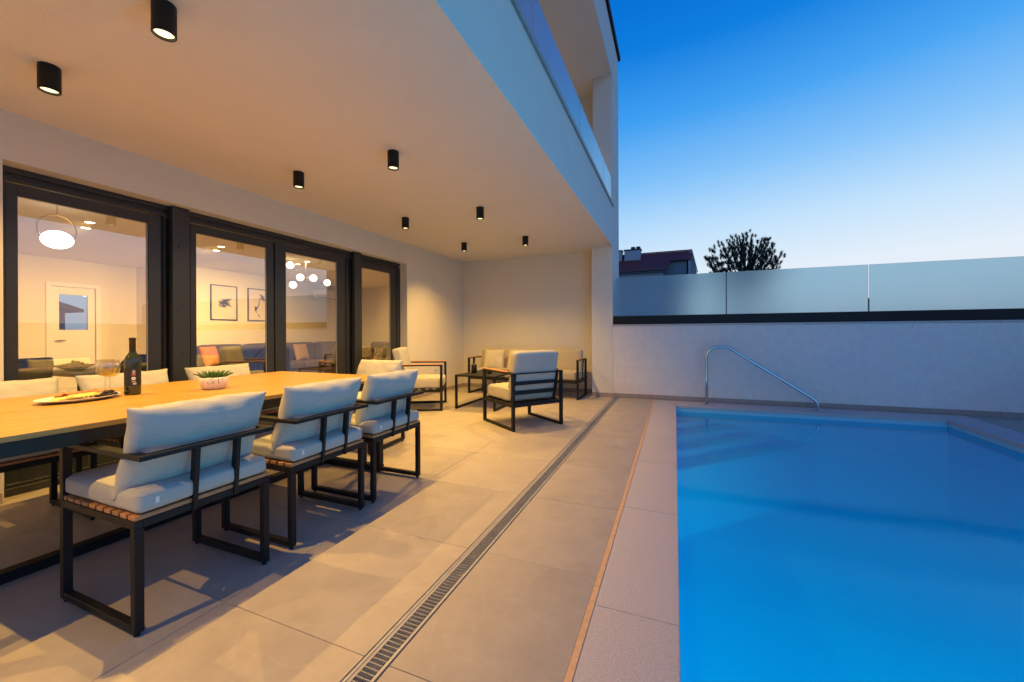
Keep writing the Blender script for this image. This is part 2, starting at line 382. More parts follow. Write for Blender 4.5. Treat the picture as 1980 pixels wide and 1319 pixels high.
# ------------------------------------------------------------------ the house
XF, XW, YP, YB, ZC = -1.0, -4.16, 7.06, 7.42, 2.634
PTOP, ZS, YE = 3.36, 5.62, 7.92
villa = tag(empty('villa', (-3, 3, 0)), 'white modern villa with deep covered terrace, glass balcony and anthracite sliding doors', 'house')
def vp(name, bm, m, parent=None, **k):
    o = obj(name, bm, m, parent or villa, **k)
    if (parent or villa) is villa: o.location = (3, -3, 0)
    return o
WY0, WY1, WZ = 1.165, 5.502, 2.305
bm = bmesh.new()                                    # facade wall with one wide opening
box(bm, -4.36, XW, -3.2, WY0, 0, ZC); box(bm, -4.36, XW, WY1, YB, 0, ZC); box(bm, -4.36, XW, WY0, WY1, WZ, ZC)
vp('facade_wall', bm, plaster)
vp('end_wall', B(XW, -1.364, YB, YE, 0, ZC), plaster)
vp('pier', B(-1.364, XF - .001, YP, YE, 0, ZC - .001), plaster)
vp('terrace_ceiling', B(-4.36, XF - .2, -3.2, YE, ZC, ZC + .05), plaster)
vp('balcony_floor', B(-4.36, XF - .2, -3.2, YE, ZC + .051, 2.88), plaster)
vp('parapet_fascia', B(XF - .2, XF, -3.2, YE, ZC, PTOP), plaster)
bm = bmesh.new(); box(bm, XF - .045, XF + .022, -3.2, 7.13, PTOP, PTOP + .018, .003); box(bm, XF - .002, XF + .022, -3.2, 7.13, PTOP - .03, PTOP, 0)
vp('balustrade_channel', bm, grate_m)
ys = [-2.0, -.35, 1.29, 2.93, 4.57, 6.257, YP - .015]
for a, b in zip(ys, ys[1:]): vp('glass_panel', B(XF - .022, XF - .008, a + .009, b - .009, PTOP + .018, 3.81, .001), rail_glass)
vp('upper_pier', B(-1.33, XF, YP, YE, PTOP + .001, ZS), plaster)
vp('upper_end_wall', B(-4.36, -1.33, 7.5, YE, 2.88, ZS), plaster)
bm = bmesh.new(); box(bm, -4.56, -4.36, -3.2, YE, 2.64, .6 + ZS); vp('upper_facade_wall', bm, plaster)
up_win = vp('upper_window', B(-4.36, -4.33, -1.0, 6.2, 2.95, 5.1), anth_m)
obj('pane', B(-4.33, -4.32, -.9, 6.1, 3.05, 5.0), pane_m, up_win)
vp('balcony_ceiling', B(-4.36, XF - .002, -3.2, YE, ZS, ZS + .06), ceil_m)
vp('upper_fascia', B(-4.36, XF, -3.2, YE, ZS + .06, 6.40), plaster)
vp('roof_edge', B(-4.5, XF + .045, -3.2, YE + .03, 6.40, 6.49, .006), black_m)
# skirting tiles on the walls
fw_ = [o for o in villa.children if o.name == 'facade_wall'][0]
y = WY1 + .12
def skirt(x0, x1, y0, y1, par): o = obj('skirting_tile', B(x0, x1, y0, y1, 0.001, .07, .001), skirt_m, par); return o
for y0, y1 in ((5.504, 6.2), (6.203, 6.9), (6.903, YB - .012)): skirt(XW, XW + .011, y0, y1, fw_)
for y0, y1 in ((-1.2, -.4), (-.397, .4), (.403, WY0 - .01)): skirt(XW, XW + .011, y0, y1, fw_)
ew = [o for o in villa.children if o.name == 'end_wall'][0]
for k in range(4): skirt(XW + .7 * k, min(XW + .7 * (k + 1) - .003, -1.366), YB - .011, YB, ew)
pr = [o for o in villa.children if o.name == 'pier'][0]
skirt(-1.364, XF, YP - .011, YP, pr)
# wall socket
so = vp('wall_socket', B(XW, XW + .009, 6.30, 6.385, .39, .475, .003), white_m)
obj('socket_hole', lathe(bmesh.new(), [(0, 0), (.018, 0), (.018, .002), (0, .002)], 16), grout_m, so)
so.children[0].matrix_local = Matrix.Translation((XW + .0095, 6.342, .432)) @ Matrix.Rotation(R(90), 4, 'Y')

# sliding doors --------------------------------------------------
XP = -4.30
outer = bmesh.new()
for (x0, x1, z0, z1) in ((XP - .055, XP, 2.262, WZ - .002), (XP - .055, XP - .022, 2.232, 2.262), (XP - .055, XP - .002, 2.20, 2.232)):
    box(outer, x0, x1, WY0, WY1, z0, z1, .003)
box(outer, XP - .055, XP + .02, WY0, WY1, .0, .055, .003); box(outer, XP - .055, XP - .01, WY0, WY1, .055, .075, .002)
of = vp('door_outer_frame', outer, anth_m)
obj('jamb', B(XP - .053, XP, WY1 - .085, WY1 - .001, .075, 2.199, .003), anth_m, of)
obj('jamb', B(XP - .053, XP, WY0 + .001, WY0 + .05, .075, 2.199, .003), anth_m, of)
def leaf(y0, y1, g0, g1, xo, handle=False, gz=2.11):
    bm = bmesh.new(); x0, x1 = XP - .045 + xo, XP - .008 + xo
    box(bm, x0, x1, y0, g0, .08, 2.195, .003); box(bm, x0, x1, g1, y1, .08, 2.195, .003)
    box(bm, x0, x1, g0, g1, gz, 2.195, .003); box(bm, x0, x1, g0, g1, .08, .19, .003)
    o = vp('sliding_door', bm, anth_m)
    obj('pane', B(x0 + .014, x0 + .022, g0 - .004, g1 + .004, .186, gz + .004), pane_m, o)
    obj('bead', frame_bead(x1 - .012, g0, g1, .19, gz), grate_m, o)
    return o
def frame_bead(x, g0, g1, z0, z1):
    bm = bmesh.new(); w = .009
    box(bm, x - .012, x, g1 - w, g1, z0, z1); box(bm, x - .012, x, g0, g1 - w, z0, z0 + w)
    return bm
leaf(1.215, 2.12, 1.275, 2.03, 0)
leaf(2.355, 3.215, 2.41, 3.135, 0)
leaf(3.235, 4.28, 3.376, 4.157, -.004)
leaf(4.565, 5.405, 4.60, 5.27, 0)
bm = bmesh.new()
for y0, y1, x in ((2.122, 2.14, -.03), (2.143, 2.16, -.012), (2.163, 2.172, -.03), (2.318, 2.33, -.02), (2.333, 2.351, -.03), (4.284, 4.31, -.02), (4.313, 4.345, -.008), (4.348, 4.40, -.03), (4.548, 4.56, -.03), (3.217, 3.233, -.035)):
    box(bm, XP - .053, XP + x, y0, y1, .076, 2.198)
for y0, y1 in ((2.121, 2.354), (4.281, 4.564)): box(bm, XP - .075, XP - .0535, y0, y1, .0, 2.3)
vp('track_profiles', bm, anth_m)
for y0, y1 in ((2.175, 2.315), (4.405, 4.545)):
    p = vp('door_post', B(XP + .002, XP + .062, y0, y1, .0, WZ - .003, .004), anth_m)
    for z in (.35, .95, 1.4, 1.93): 
        s = obj('bolt', lathe(bmesh.new(), [(0, 0), (.007, 0), (.006, .004), (0, .005)], 10), black_m, p)
        s.matrix_local = Matrix.Translation((XP + .0615, (y0 + y1) / 2 + .02 * math.sin(z * 9), z)) @ Matrix.Rotation(R(90), 4, 'Y')
lt = vp('floor_latch', B(XP + .022, XP + .04, 1.42, 1.50, .02, .05, .004), black_m)

# interior -------------------------------------------------------
room = tag(empty('living_room', (-7, 5, 0)), 'warm lit living room behind the sliding doors, pale walls and oak floor', 'room', kind='structure')
def rp(name, bm, m): o = obj(name, bm, m, room); o.location = (7, -5, 0); return o
rp('room_floor', B(-10.3, -4.361, -1.2, 9.4, -.06, -.001), floorin_m)
rp('room_ceiling', B(-10.3, -4.561, -1.2, 9.4, 2.5, 2.6), wallin_m)
rp('room_ceiling', B(-4.56, -4.361, -1.2, 9.4, 2.4, 2.6), wallin_m)
rp('room_wall', B(-9.1, -9.0, 4.6, 9.4, 0, 2.5), wallin_m)
rp('room_wall', B(-10.2, -9.0, 4.6, 4.7, 0, 2.5), wallin_m)
bm = bmesh.new()
box(bm, -10.3, -10.2, -1.2, 3.40, 0, 2.5); box(bm, -10.3, -10.2, 3.98, 4.7, 0, 2.5); box(bm, -10.3, -10.2, 3.40, 3.98, 2.0, 2.5)
rp('room_wall', bm, wallin_m)
rp('room_wall', B(-9.0, -4.36, 9.3, 9.4, 0, 2.5), wallin_m)
rp('room_wall', B(-10.3, -4.36, -1.3, -1.2, 0, 2.5), wallin_m)
rp('room_wall', B(-4.46, -4.361, YB, 9.3, 0, 2.4), wallin_m)
# half glazed door
dr = tag(empty('house_door', (-10.2, 3.4, 0)), 'white half glazed door with steel lever handle at the back of the lit room', 'door')
bm = bmesh.new()
box(bm, -.06, -.01, .005, .575, 0, 1.22, .004); box(bm, -.06, -.01, .005, .10, 1.22, 1.995, .004); box(bm, -.06, -.01, .475, .575, 1.22, 1.995, .004); box(bm, -.06, -.01, .10, .475, 1.86, 1.995, .004)
obj('door_leaf', bm, white_m, dr)
bm = bmesh.new()
box(bm, 0, .02, -.07, 0, 0, 2.07, .003); box(bm, 0, .02, .58, .65, 0, 2.07, .003); box(bm, 0, .02, 0, .58, 2.0, 2.07, .003)
obj('casing', bm, white_m, dr)
obj('pane', B(-.04, -.034, .095, .48, 1.215, 1.865), pane_m, dr)
bm = bmesh.new(); bar(bm, (-.01, .05, 1.03), (.05, .05, 1.03), .012, .012); bar(bm, (.05, .045, 1.03), (.05, .16, 1.03), .014, .014)
obj('handle', bm, steel_m, dr)

# ------------------------------------------------------------------ ground, terrace, pool
PX1, PY1, PY0, ZW = 3.18, 6.58, -1.6, -.085
bm = bmesh.new()
for (x0, x1, y0, y1) in ((-900, -12, -900, 900), (8, 900, -900, 900), (-12, 8, 10, 900), (-12, 8, -900, -4)):
    vs = [bm.verts.new(p) for p in ((x0, y0, -.4), (x1, y0, -.4), (x1, y1, -.4), (x0, y1, -.4))]; bm.faces.new(vs)
tag(obj('ground', bm, ground_m), kind='structure')
bm = bmesh.new()                                    # slab under tiles, with the pool pit left open
box(bm, -12, -1.0, -4, 10, -.5, -.012); box(bm, -.90, -.01, -4, 10, -.5, -.012); box(bm, -1.0, -.90, -4, 10, -.5, -.09)
box(bm, -.01, 8, PY1 + .20, 10, -.5, -.012); box(bm, PX1 + .12, 8, -4, PY1 + .20, -.5, -.012); box(bm, -.01, PX1 + .12, -4, PY0 - .01, -.5, -.012)
slab = tag(obj('terrace_slab', bm, grout_m), kind='structure')
floor = tag(empty('terrace_floor', (0, 0, 0)), kind='structure')
tile_cache = {}
def tile(x0, x1, y0, y1, par, name='tile', m=None, z1=0.0, h=.011, g=.0011):
    dz = rnd.uniform(-.0004, .0004); key = (round(x1 - x0, 3), round(y1 - y0, 3), name)
    if key not in tile_cache:
        bm = B(-(x1 - x0) / 2 + g, (x1 - x0) / 2 - g, -(y1 - y0) / 2 + g, (y1 - y0) / 2 - g, -h, 0, .0009)
        me = bpy.data.meshes.new(name); bmesh.ops.recalc_face_normals(bm, faces=bm.faces); bm.to_mesh(me); bm.free(); me.materials.append(m or tile_m); tile_cache[key] = me
    o = bpy.data.objects.new(name, tile_cache[key]); C.objects.link(o); o.parent = par
    o.location = ((x0 + x1) / 2, (y0 + y1) / 2, z1 + dz); return o
TJ = [1.08 + .745 * k for k in range(-6, 9)]
TJ = [y for y in TJ if y > -2.9] + [YB]
xs = [XW, -3.42, -2.585, -1.75, -1.003]
for a, b in zip(TJ, TJ[1:]):
    for c, d in zip(xs, xs[1:]): tile(c, d, a, b, floor)
    tile(-.897, -.335, a, min(b, 7.08), floor)
for a, b in zip(TJ[:-1], TJ[1:]):                    # paving beyond the pool's right side
    for c, d in ((3.56, 4.3), (4.3, 5.04), (5.04, 5.8)): tile(c, d, a, min(b, 7.2), floor)
tile(XP - .05, XW, WY0, WY1, floor, z1=-.001)
# ochre strip beside the coping, a soft warm glow put into its colour
tag(obj('joint_glow', B(-.3355, -.3103, -2.4, 7.05, -.011, .0015, .0012), edge_glow_m), 'narrow painted ochre sealant strip between terrace tiles and pool coping', 'glow')
# drain
dr_ = tag(empty('drain_channel', (-.95, 2, 0)), 'long narrow steel floor drain running the length of the terrace', 'drain')
for nm, a, b in (('drain_frame', -.998, -.987), ('drain_frame', -.913, -.902)):
    o = obj(nm, B(a, b, -2.6, 7.03, -.06, .0012, .0008), grate_m, dr_); o.location = (.95, -2, 0)
o = obj('drain_trim', B(-.987, -.975, -2.6, 7.03, -.06, -.0015), tile_m, dr_); o.location = (.95, -2, 0)
o = obj('drain_bed', B(-.987, -.913, -2.6, 7.03, -.088, -.08), pit_m, dr_); o.location = (.95, -2, 0)
bm = bmesh.new()
GX0, GX1, GL = -.974, -.914, 1.0
for k in range(50): box(bm, GX0, GX1, k * .02 + .008, k * .02 + .0105, -.008, -.001)
for k in range(7): x = GX0 + k * (GX1 - GX0 - .002) / 6; box(bm, x, x + .0014, .002, GL - .002, -.018, -.0016)
bmesh.ops.recalc_face_normals(bm, faces=bm.faces)
gme = bpy.data.meshes.new('grate'); bm.to_mesh(gme); bm.free(); gme.materials.append(grate_m)
for k in range(9):
    o = bpy.data.objects.new('grate', gme); C.objects.link(o); o.parent = dr_; o.location = (.95, -2 - 2.0 + k * 1.0, 0)

# pool shell
pool = tag(empty('swimming_pool', (1.5, 3, -1.3)), 'rectangular in-ground pool with pale stone coping and bright blue liner', 'pool', kind='structure')
def pp(name, bm, m, **k):
    o = obj(name, bm, m, pool, **k); o.location = (-1.5, -3, 1.3); return o
ZB = -1.25
def far_y(x): return PY1 + .04 * x
bm = bmesh.new()
t_ = .12
def quadprism(poly, z0, z1): return prism(bm, poly, z0, z1)
quadprism([(-t_, PY0), (0, PY0), (0, far_y(0)), (-t_, far_y(0))], ZB - .1, -.034)
quadprism([(-t_, far_y(0)), (0, far_y(0)), (PX1, far_y(PX1)), (PX1 + t_, far_y(PX1)), (PX1 + t_, far_y(PX1) + t_), (-t_, far_y(0) + t_)], ZB - .1, -.034)
quadprism([(PX1 - .12, PY0), (PX1 + t_ - .12, PY0), (PX1 + t_, far_y(PX1)), (PX1, far_y(PX1))], ZB - .1, -.034)
quadprism([(-t_, PY0 - .1), (PX1, PY0 - .1), (PX1, PY0), (-t_, PY0)], ZB - .1, -.034)
pp('pool_wall', bm, liner_m)
bm = bmesh.new()
v = [bm.verts.new(p) for p in ((-.05, PY0 - .05, ZB), (PX1 + .05, PY0 - .05, ZB), (PX1 + .05, 3.0, ZB), (-.05, 3.0, ZB), (-.05, 3.9, -1.2), (PX1 + .05, 3.9, -1.2), (PX1 + .05, 6.9, -1.2), (-.05, 6.9, -1.2))]
bm.faces.new((v[0], v[1], v[2], v[3])); bm.faces.new((v[3], v[2], v[5], v[4])); bm.faces.new((v[4], v[5], v[6], v[7]))
pp('pool_bottom', bm, liner_m)
for k, (L, z) in enumerate(((.55, -.17), (.95, -.25), (1.35, -.34), (1.78, -.43))):      # corner steps
    bm = bmesh.new(); e = .002 * (4 - k)
    prism(bm, [(.001, far_y(0) - .001), (.001, far_y(0) - L), (L, far_y(L) - .001)], ZB + .05 + e, z)
    pp('pool_step', bm, liner_m)
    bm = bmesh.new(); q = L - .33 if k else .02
    prism(bm, [(.0, far_y(0) - q), (.0, far_y(0) - L + .02), (L - .02, far_y(L) - .001), (q, far_y(q) - .001)], z, z + .004); pp('step_tread', bm, tread_glint_m)
bm = bmesh.new()
bt = .006
prism(bm, [(0.0005, PY0 + .01), (bt, PY0 + .01), (bt, far_y(0) - bt), (.0005, far_y(0) - bt)], -.19, -.036)
prism(bm, [(bt, far_y(0) - bt), (PX1 - bt, far_y(PX1) - bt), (PX1 - bt, far_y(PX1) - .0005), (bt, far_y(0) - .0005)], -.19, -.036)
prism(bm, [(PX1 - bt - .119, PY0), (PX1 - .1205, PY0), (PX1 - .0005, far_y(PX1) - .01), (PX1 - bt, far_y(PX1) - .01)], -.19, -.036)
pp('waterline_band', bm, liner2_m)
bm = bmesh.new(); v = [bm.verts.new(p) for p in ((.0, PY0, ZW), (PX1 - .12, PY0, ZW), (PX1, far_y(PX1), ZW), (0, far_y(0), ZW))]; bm.faces.new(v)
wt = tag(obj('pool_water', bm, water_m), kind='structure')
# coping stones
cy = [-1.33, -.34, .65, 1.64, 2.635, 3.63, 4.62, 5.60, 6.58]
def stone(poly, z0=-.034, z1=.0, nm='coping_stone'):
    bm = prism(bmesh.new(), poly, z0, z1); bmesh.ops.bevel(bm, geom=list(bm.edges), offset=.0022, segments=2, affect='EDGES'); return pp(nm, bm, cope_m)
g = .0005
for a, b in zip(cy, cy[1:]): stone([(-.31, a + g), (.012, a + g), (.012, b - g), (-.31, b - g)])
stone([(-.31, 6.58 + g), (.012 - g, 6.58 + g), (.012 - g, 7.045), (-.31, 7.045)])
fx = [.012, .99, 1.98, PX1 - .012]
for a, b in zip(fx, fx[1:]): stone([(a + g, far_y(a) - .012), (b - g, far_y(b) - .012), (b - g, 7.05 + .02 * b), (a + g, 7.05 + .02 * a)])
def rx(y): return PX1 - .12 * (6.7 - y) / 8.3
RYS = [-1.33, -.34, .65, 1.64, 2.635, 3.63, 4.62, 5.60, far_y(PX1) - .012]
for a, b in zip(RYS, RYS[1:]): stone([(rx(a) - .012, a + g), (rx(a) + .37, a + g), (rx(b) + .37, b - g), (rx(b) - .012, b - g)])
stone([(PX1 - .012 + g, far_y(PX1) - .012 + g), (PX1 + .37, far_y(PX1) - .012 + g), (PX1 + .37, 7.11), (PX1 - .012 + g, 7.11)])
# underwater lamp
pl = tag(empty('pool_lamp', (PX1 - .10, 1.25, -.62)), 'round underwater lamp on the right hand pool wall, nearer the camera', 'lamp')
o = obj('lens', lathe(bmesh.new(), [(0, 0), (.085, .0), (.08, .015), (0, .018)], 24), poollamp_m, pl); o.rotation_euler = (0, R(-90), 0)
o = obj('ring', lathe(bmesh.new(), [(.086, 0), (.115, 0), (.115, .012), (.086, .012)], 24), steel_m, pl); o.rotation_euler = (0, R(-90), 0)
def light(name, kind, loc, energy, col, **k):
    l = bpy.data.lights.new(name, kind); l.energy = energy; l.color = col
    for a, b in k.items(): setattr(l, a, b)
    o = bpy.data.objects.new(name, l); C.objects.link(o); o.location = loc; return o
pl_fill = tag(empty('pool_lamp', (2.2, PY0 + .015, -.6), R(-90)), 'unseen underwater lamp added on the near end wall to light the far pool', 'lamp')  # added fill lamp, out of view, lights the far pool evenly
for c_ in list(pl.children):
    q_ = c_.copy(); C.objects.link(q_); q_.parent = pl_fill
lo = light('light', 'SPOT', (-.05, 0, 0), P_POOL * 4.0, (.45, .92, 1.0), spot_size=R(165), spot_blend=.8, shadow_soft_size=.12); lo.parent = pl; lo.rotation_euler = (0, R(88), 0)
lo2 = lo.copy(); lo2.data = lo.data.copy(); lo2.data.energy = P_POOL * 2.4; C.objects.link(lo2); lo2.parent = pl_fill

# handrail
hr = tag(empty('pool_handrail', (.453, 6.86, 0)), 'bent stainless steel handrail on the far pool coping by the steps', 'handrail')
def arc(c, r, a0, a1, n=8): return [(c[0] + r * math.cos(R(a0 + (a1 - a0) * i / n)), 0, c[1] + r * math.sin(R(a0 + (a1 - a0) * i / n))) for i in range(n + 1)]
ang = math.degrees(math.atan2(.73, 1.10))
pts = [(0, 0, 0.002), (0, 0, .4)] + arc((.16, .735), .16, 180, 90) + [(.22, 0, .895)] + arc((.26, .795), .10, 90, 90 - ang, 5)
pts += [(1.35, 0, .175)] + [(1.40, 0, .13), (1.425, 0, .075), (1.43, 0, .002)]
obj('rail', tube(bmesh.new(), pts, .0215, 16), steel_m, hr, smooth=True)
for x in (0, 1.43): obj('flange', lathe(bmesh.new(), [(0, 0), (.05, 0), (.05, .006), (.03, .014), (.022, .016), (0, .016)], 24, (x, 0, 0)), steel_m, hr)

# right boundary wall with glass screen --------------------------
bwall = tag(empty('boundary_wall', (-1.0, 7.06, 0), .02), 'rough plastered low wall behind the pool with stone cap and black base rail', 'wall')
L = 8.2
obj('plaster_face', B(.002, L, 0, .22, -.4, 1.233), plaster_rough, bwall)
for k in range(12):
    obj('cap_stone', B(.002 + k * .7, min(L, .7 * (k + 1)) - .003, -.012, .24, 1.234, 1.262, .002), cope_m, bwall)
    x0 = .002 + k * .7
    if x0 < L: obj('skirting_tile', B(x0, min(L, x0 + .697), -.012, 0, .001, .074, .001), skirt_m, bwall)
obj('base_rail', B(.012, L, .0, .14, 1.2625, 1.408, .004), black_m, bwall)
obj('hole', lathe(bmesh.new(), [(0, 0), (.008, 0), (.008, .002), (0, .002)], 10), grout_m, bwall).matrix_local = Matrix.Translation((4.02, -.001, 1.19)) @ Matrix.Rotation(R(90), 4, 'X')
gs = tag(empty('glass_screen', (-1.0, 7.06, 1.408), .02), 'row of frosted glass panels standing on the boundary wall by the pool', 'screen')
js = [.04, 1.763, 3.572, 5.39, 7.2, 8.2]
for i, (a, b) in enumerate(zip(js, js[1:])):
    obj('glass_panel', B(a + .007, b - .007, .06, .078, -.02, .672, .002), frost_m, gs)
for x in js[1:-1]: obj('clamp_gap_strip', B(x - .006, x + .006, .06, .078, -.02, .668 if x < 2 else .19, 0), anth_m, gs)  # clamps; the first joint's full-height strip stands in for the dark tree behind
# east wall seen only as a reflection in the doors
tag(obj('garden_wall', B(6.6, 6.8, -4, 7.4, -.4, 1.45), plaster), 'white wall closing the right side of the terrace', 'wall')

# ------------------------------------------------------------------ ceiling lamps
def spot_fixture(loc, label, group, power, disc=bulb_m, size=132):
    t = tag(empty('ceiling_spotlight', loc), label, 'lamp', group)
    bm = bmesh.new(); lathe(bm, [(0, 0), (.044, 0), (.046, -.002), (.046, -.139), (.0445, -.141), (.040, -.141), (.040, -.105), (0, -.105)], 40)
    obj('housing', bm, black_m, t, smooth=False)
    obj('diffuser', lathe(bmesh.new(), [(0, -.134), (.024, -.134), (.037, -.129), (.037, -.112), (0, -.112)], 28), disc, t)
    l = light('light', 'SPOT', (0, 0, -.1425), power, WARM, spot_size=R(size), spot_blend=1.0, shadow_soft_size=.010); l.parent = t
    return t
names = {}
for yi, y in enumerate((-.505, 1.08, 2.68, 4.27, 5.83)):
    for xi, x in enumerate((-3.25, -2.16)):
        where = (('behind the camera on the glass door side', 'behind the camera on the pool side'),
                 ('nearest of the row above the glass doors', 'nearest of the outer row, at the top of the picture'),
                 ('second from the front above the glass doors', 'second from the front in the outer row'),
                 ('third from the front above the glass doors', 'third from the front in the outer row'),
                 ('farthest, near the back corner above the coffee table', 'farthest of the outer row, above the sofa'))[yi][xi]
        spot_fixture((x, y, ZC), 'black cylinder ceiling spotlight, ' + where, 'cylinder spotlights under the terrace ceiling', P_PATIO)
for y in (1.2, 4.2, 6.6):  # unseen balcony lamps, added for the warm glow on the soffit
    spot_fixture((-3.0, y, ZS), 'added black cylinder spotlight, unseen under the upper balcony ceiling, ' + {1.2: 'at its near end', 4.2: 'in its middle', 6.6: 'at its far end'}[y], 'added balcony ceiling spotlights', P_BALC)

# ------------------------------------------------------------------ dining chairs
def dining_chair():
    t = empty('dining_chair'); w, d, s = .2625, .28, .03          # front is local -x
    for sy in (-1, 1):
        y = sy * (w - s / 2)
        bm = bmesh.new()
        box(bm, -d, -d + s, y - s / 2, y + s / 2, .014, .655, .002)          # front post up to the arm
        obj('leg', bm, black_m, t)
        obj('leg', B(d - s, d, y - s / 2, y + s / 2, .014, .40, .002), black_m, t)
        obj('floor_bar', B(-d + s, d - s, y - s / 2, y + s / 2, .014, .042, .002), black_m, t)
        for x in (-d + .02, d - .02): obj('foot', lathe(bmesh.new(), [(0, 0), (.010, 0), (.010, .014), (0, .014)], 10, (x, y, 0)), black_m, t)
    bm = bmesh.new()
    box(bm, -d, d, -w, -w + .025, .40, .43, .002); box(bm, -d, d, w - .025, w, .40, .43, .002)
    box(bm, -d, -d + .025, -w + .025, w - .025, .40, .43, .002); box(bm, d - .025, d, -w + .025, w - .025, .40, .43, .002)
    obj('seat_frame', bm, black_m, t)
    n = 10; pitch = (2 * d) / n
    for k in range(n):
        x = -d + (k + .5) * pitch
        if k == n - 1: obj('slat', B(x - .023, x + .026, -w + .003, w - .003, .4305, .447, .002), teak_m, t)
        else: obj('slat', B(x - .021, x + .021, -w + .003, w - .003, .4305, .447, .002), teak_m, t)
    bm = bmesh.new()
    for sy in (-1, 1):
        bar(bm, (-d, sy * (w - .02), .665), (d + .035, sy * (w - .02), .665), .04, .020, .002)
    box(bm, d - .002, d + .036, -w + .0405, w - .0405, .6555, .6745, .002)
    obj('armrest_rail', bm, black_m, t)
    for y in (-.065, .10):
        obj('back_bar', bar(bmesh.new(), (d - .010, y, .40), (d + .014, y, .657), .034, .018, .002), black_m, t)
    bm = cushion(.565, .508, .078, r=.022, bulge=.010, seed=1, wr=.0025, n=26); tmesh(bm, (.0, 0, .489))
    cu = obj('seat_cushion', bm, cush_m, t, smooth=True)
    p = piping(.560, .503, .515, .003, .022); obj('piping', p, pipe_m, cu, smooth=True)
    obj('zip_tag', B(d + .0, d + .006, -.20, -.188, .478, .502, .001), zip_m, cu)
    bm = cushion(.375, .525, .16, seed=4, wr=.007, pinch=.03, n=30)
    # local x of the pillow becomes height
    tmesh(bm, (0, 0, 0), (0, R(-90), 0)); tmesh(bm, (.185, 0, .668), (0, R(19), 0))
    bc = obj('back_cushion', bm, cush_m, t, smooth=True)
    return t
ch = dining_chair()
G = 'dining chairs around the wooden table'
near = [((-2.12, 1.083), 'cushioned dining chair nearest the camera, in front of the long wooden table'),
        ((-2.12, 1.726), 'middle dining chair of the three on the terrace side of the table'),
        ((-2.12, 2.330), 'dining chair at the far end of the terrace side of the table')]
far = [((-3.545, 1.02), 'dining chair on the window side, behind the snack plate at the left edge'),
       ((-3.545, 1.645), 'dining chair on the window side, behind the wine bottle'),
       ((-3.545, 2.30), 'dining chair on the window side, behind the potted succulent')]
def place(src, loc, rz, label, group):
    o = copy_tree(src); o.location = (loc[0], loc[1], 0); o.rotation_euler = (0, 0, rz); o['label'] = label; o['group'] = group; return o
ch['category'] = 'chair'; ch['group'] = G; ch['label'] = near[0][1]; ch.location = (*near[0][0], 0)
for (l, lab) in near[1:]: place(ch, l, R(rnd.uniform(-.6, .6)), lab, G)
for (l, lab) in far: place(ch, l, math.pi + R(rnd.uniform(-1.5, 1.5)), lab, G)
place(ch, (-2.87, 3.13), R(90 + 4), 'dining chair at the head of the table, facing back along it', G)

# ------------------------------------------------------------------ dining table
TX0, TX1, TY0, TY1 = -3.49, -2.17, .34, 2.68
tb = tag(empty('dining_table', ((TX0 + TX1) / 2, (TY0 + TY1) / 2, 0)), 'long dining table with golden wooden board top on black steel frame', 'table')
hx, hy = (TX1 - TX0) / 2, (TY1 - TY0) / 2
n = 9; w = 2 * hx / n
for k in range(n): obj('plank', B(-hx + k * w + .0003, -hx + (k + 1) * w - .0003, -hy, hy, .745, .767, .0012), top_m, tb)
bm = bmesh.new()
for s in (-1, 1):
    box(bm, s * hx - (.05 if s > 0 else 0) - .004 * s, s * hx + (.05 if s < 0 else 0) - .004 * s, -hy + .004, hy - .004, .690, .7445, .002)
    a, b = sorted((s * (hy - .004), s * (hy - .054))); box(bm, -hx + .054, hx - .054, a, b, .690, .7445, .002)
obj('apron', bm, black_m, tb)
for sy in (-1, 1):
    for sx in (-1, 1):
        x = sx * (hx - .075); y = sy * (hy - .09)
        obj('leg', B(x - .025, x + .025, y - .025, y + .025, .05, .69, .002), black_m, tb)
    obj('floor_rail', B(-hx + .05, hx - .05, sy * (hy - .09) - .03, sy * (hy - .09) + .03, .002, .05, .002), black_m, tb)
obj('floor_runner', B(-.03, .03, -hy + .12, hy - .12, .002, .0495, .002), black_m, tb)

# things on the table ------------------------------------------------
ZT = .7672
bx, by = -3.46 * 1, 1.54
def on_table(px, py): return (px, py)
K = 14 / 15
bt_ = tag(empty('wine_bottle', (-2.975, 1.322, ZT)), 'dark olive wine bottle with black label standing on the table', 'bottle')
obj('glass_body', lathe(bmesh.new(), [(0, .004), (.030, .0), (.037, .004), (.038, .012), (.038, .195), (.036, .212), (.028, .232), (.018, .247), (.0145, .258), (.0142, .305), (0, .305)], 40), bot_m, bt_, smooth=True)
obj('capsule', lathe(bmesh.new(), [(.0150, .25), (.0152, .255), (.0150, .322), (.0165, .323), (.0165, .334), (.0135, .338), (0, .338)], 32), foil_m, bt_, smooth=True)
def curved(bm, r, a0, a1, z0, z1, n=10, t=0):
    for i in range(n):
        aa, ab = a0 + (a1 - a0) * i / n, a0 + (a1 - a0) * (i + 1) / n
        v = [bm.verts.new((r * math.cos(R(a)), r * math.sin(R(a)), z)) for a, z in ((aa, z0), (ab, z0), (ab, z1), (aa, z1))]; bm.faces.new(v)
    return bm
AD = math.degrees(math.atan2(-1.46, 3.285))          # direction towards the terrace side
AD = -18
obj('label', curved(bmesh.new(), .0386, AD - 75, AD + 62, .055, .158, 24), label_m, bt_, smooth=True)
bm = bmesh.new()
for z0, z1, a0, a1 in ((.128, .146, -8, 10), (.122, .126, -12, 14)): curved(bm, .0389, AD + a0, AD + a1, z0, z1, 4)
obj('label_print', bm, ink_g, bt_)
bm = bmesh.new()
for z0, z1, a0, a1 in ((.113, .119, -12, 12), (.119, .121, -4, 2)): curved(bm, .0389, AD + a0, AD + a1, z0, z1, 4)
obj('label_print', bm, ink_r, bt_)
bm = bmesh.new()
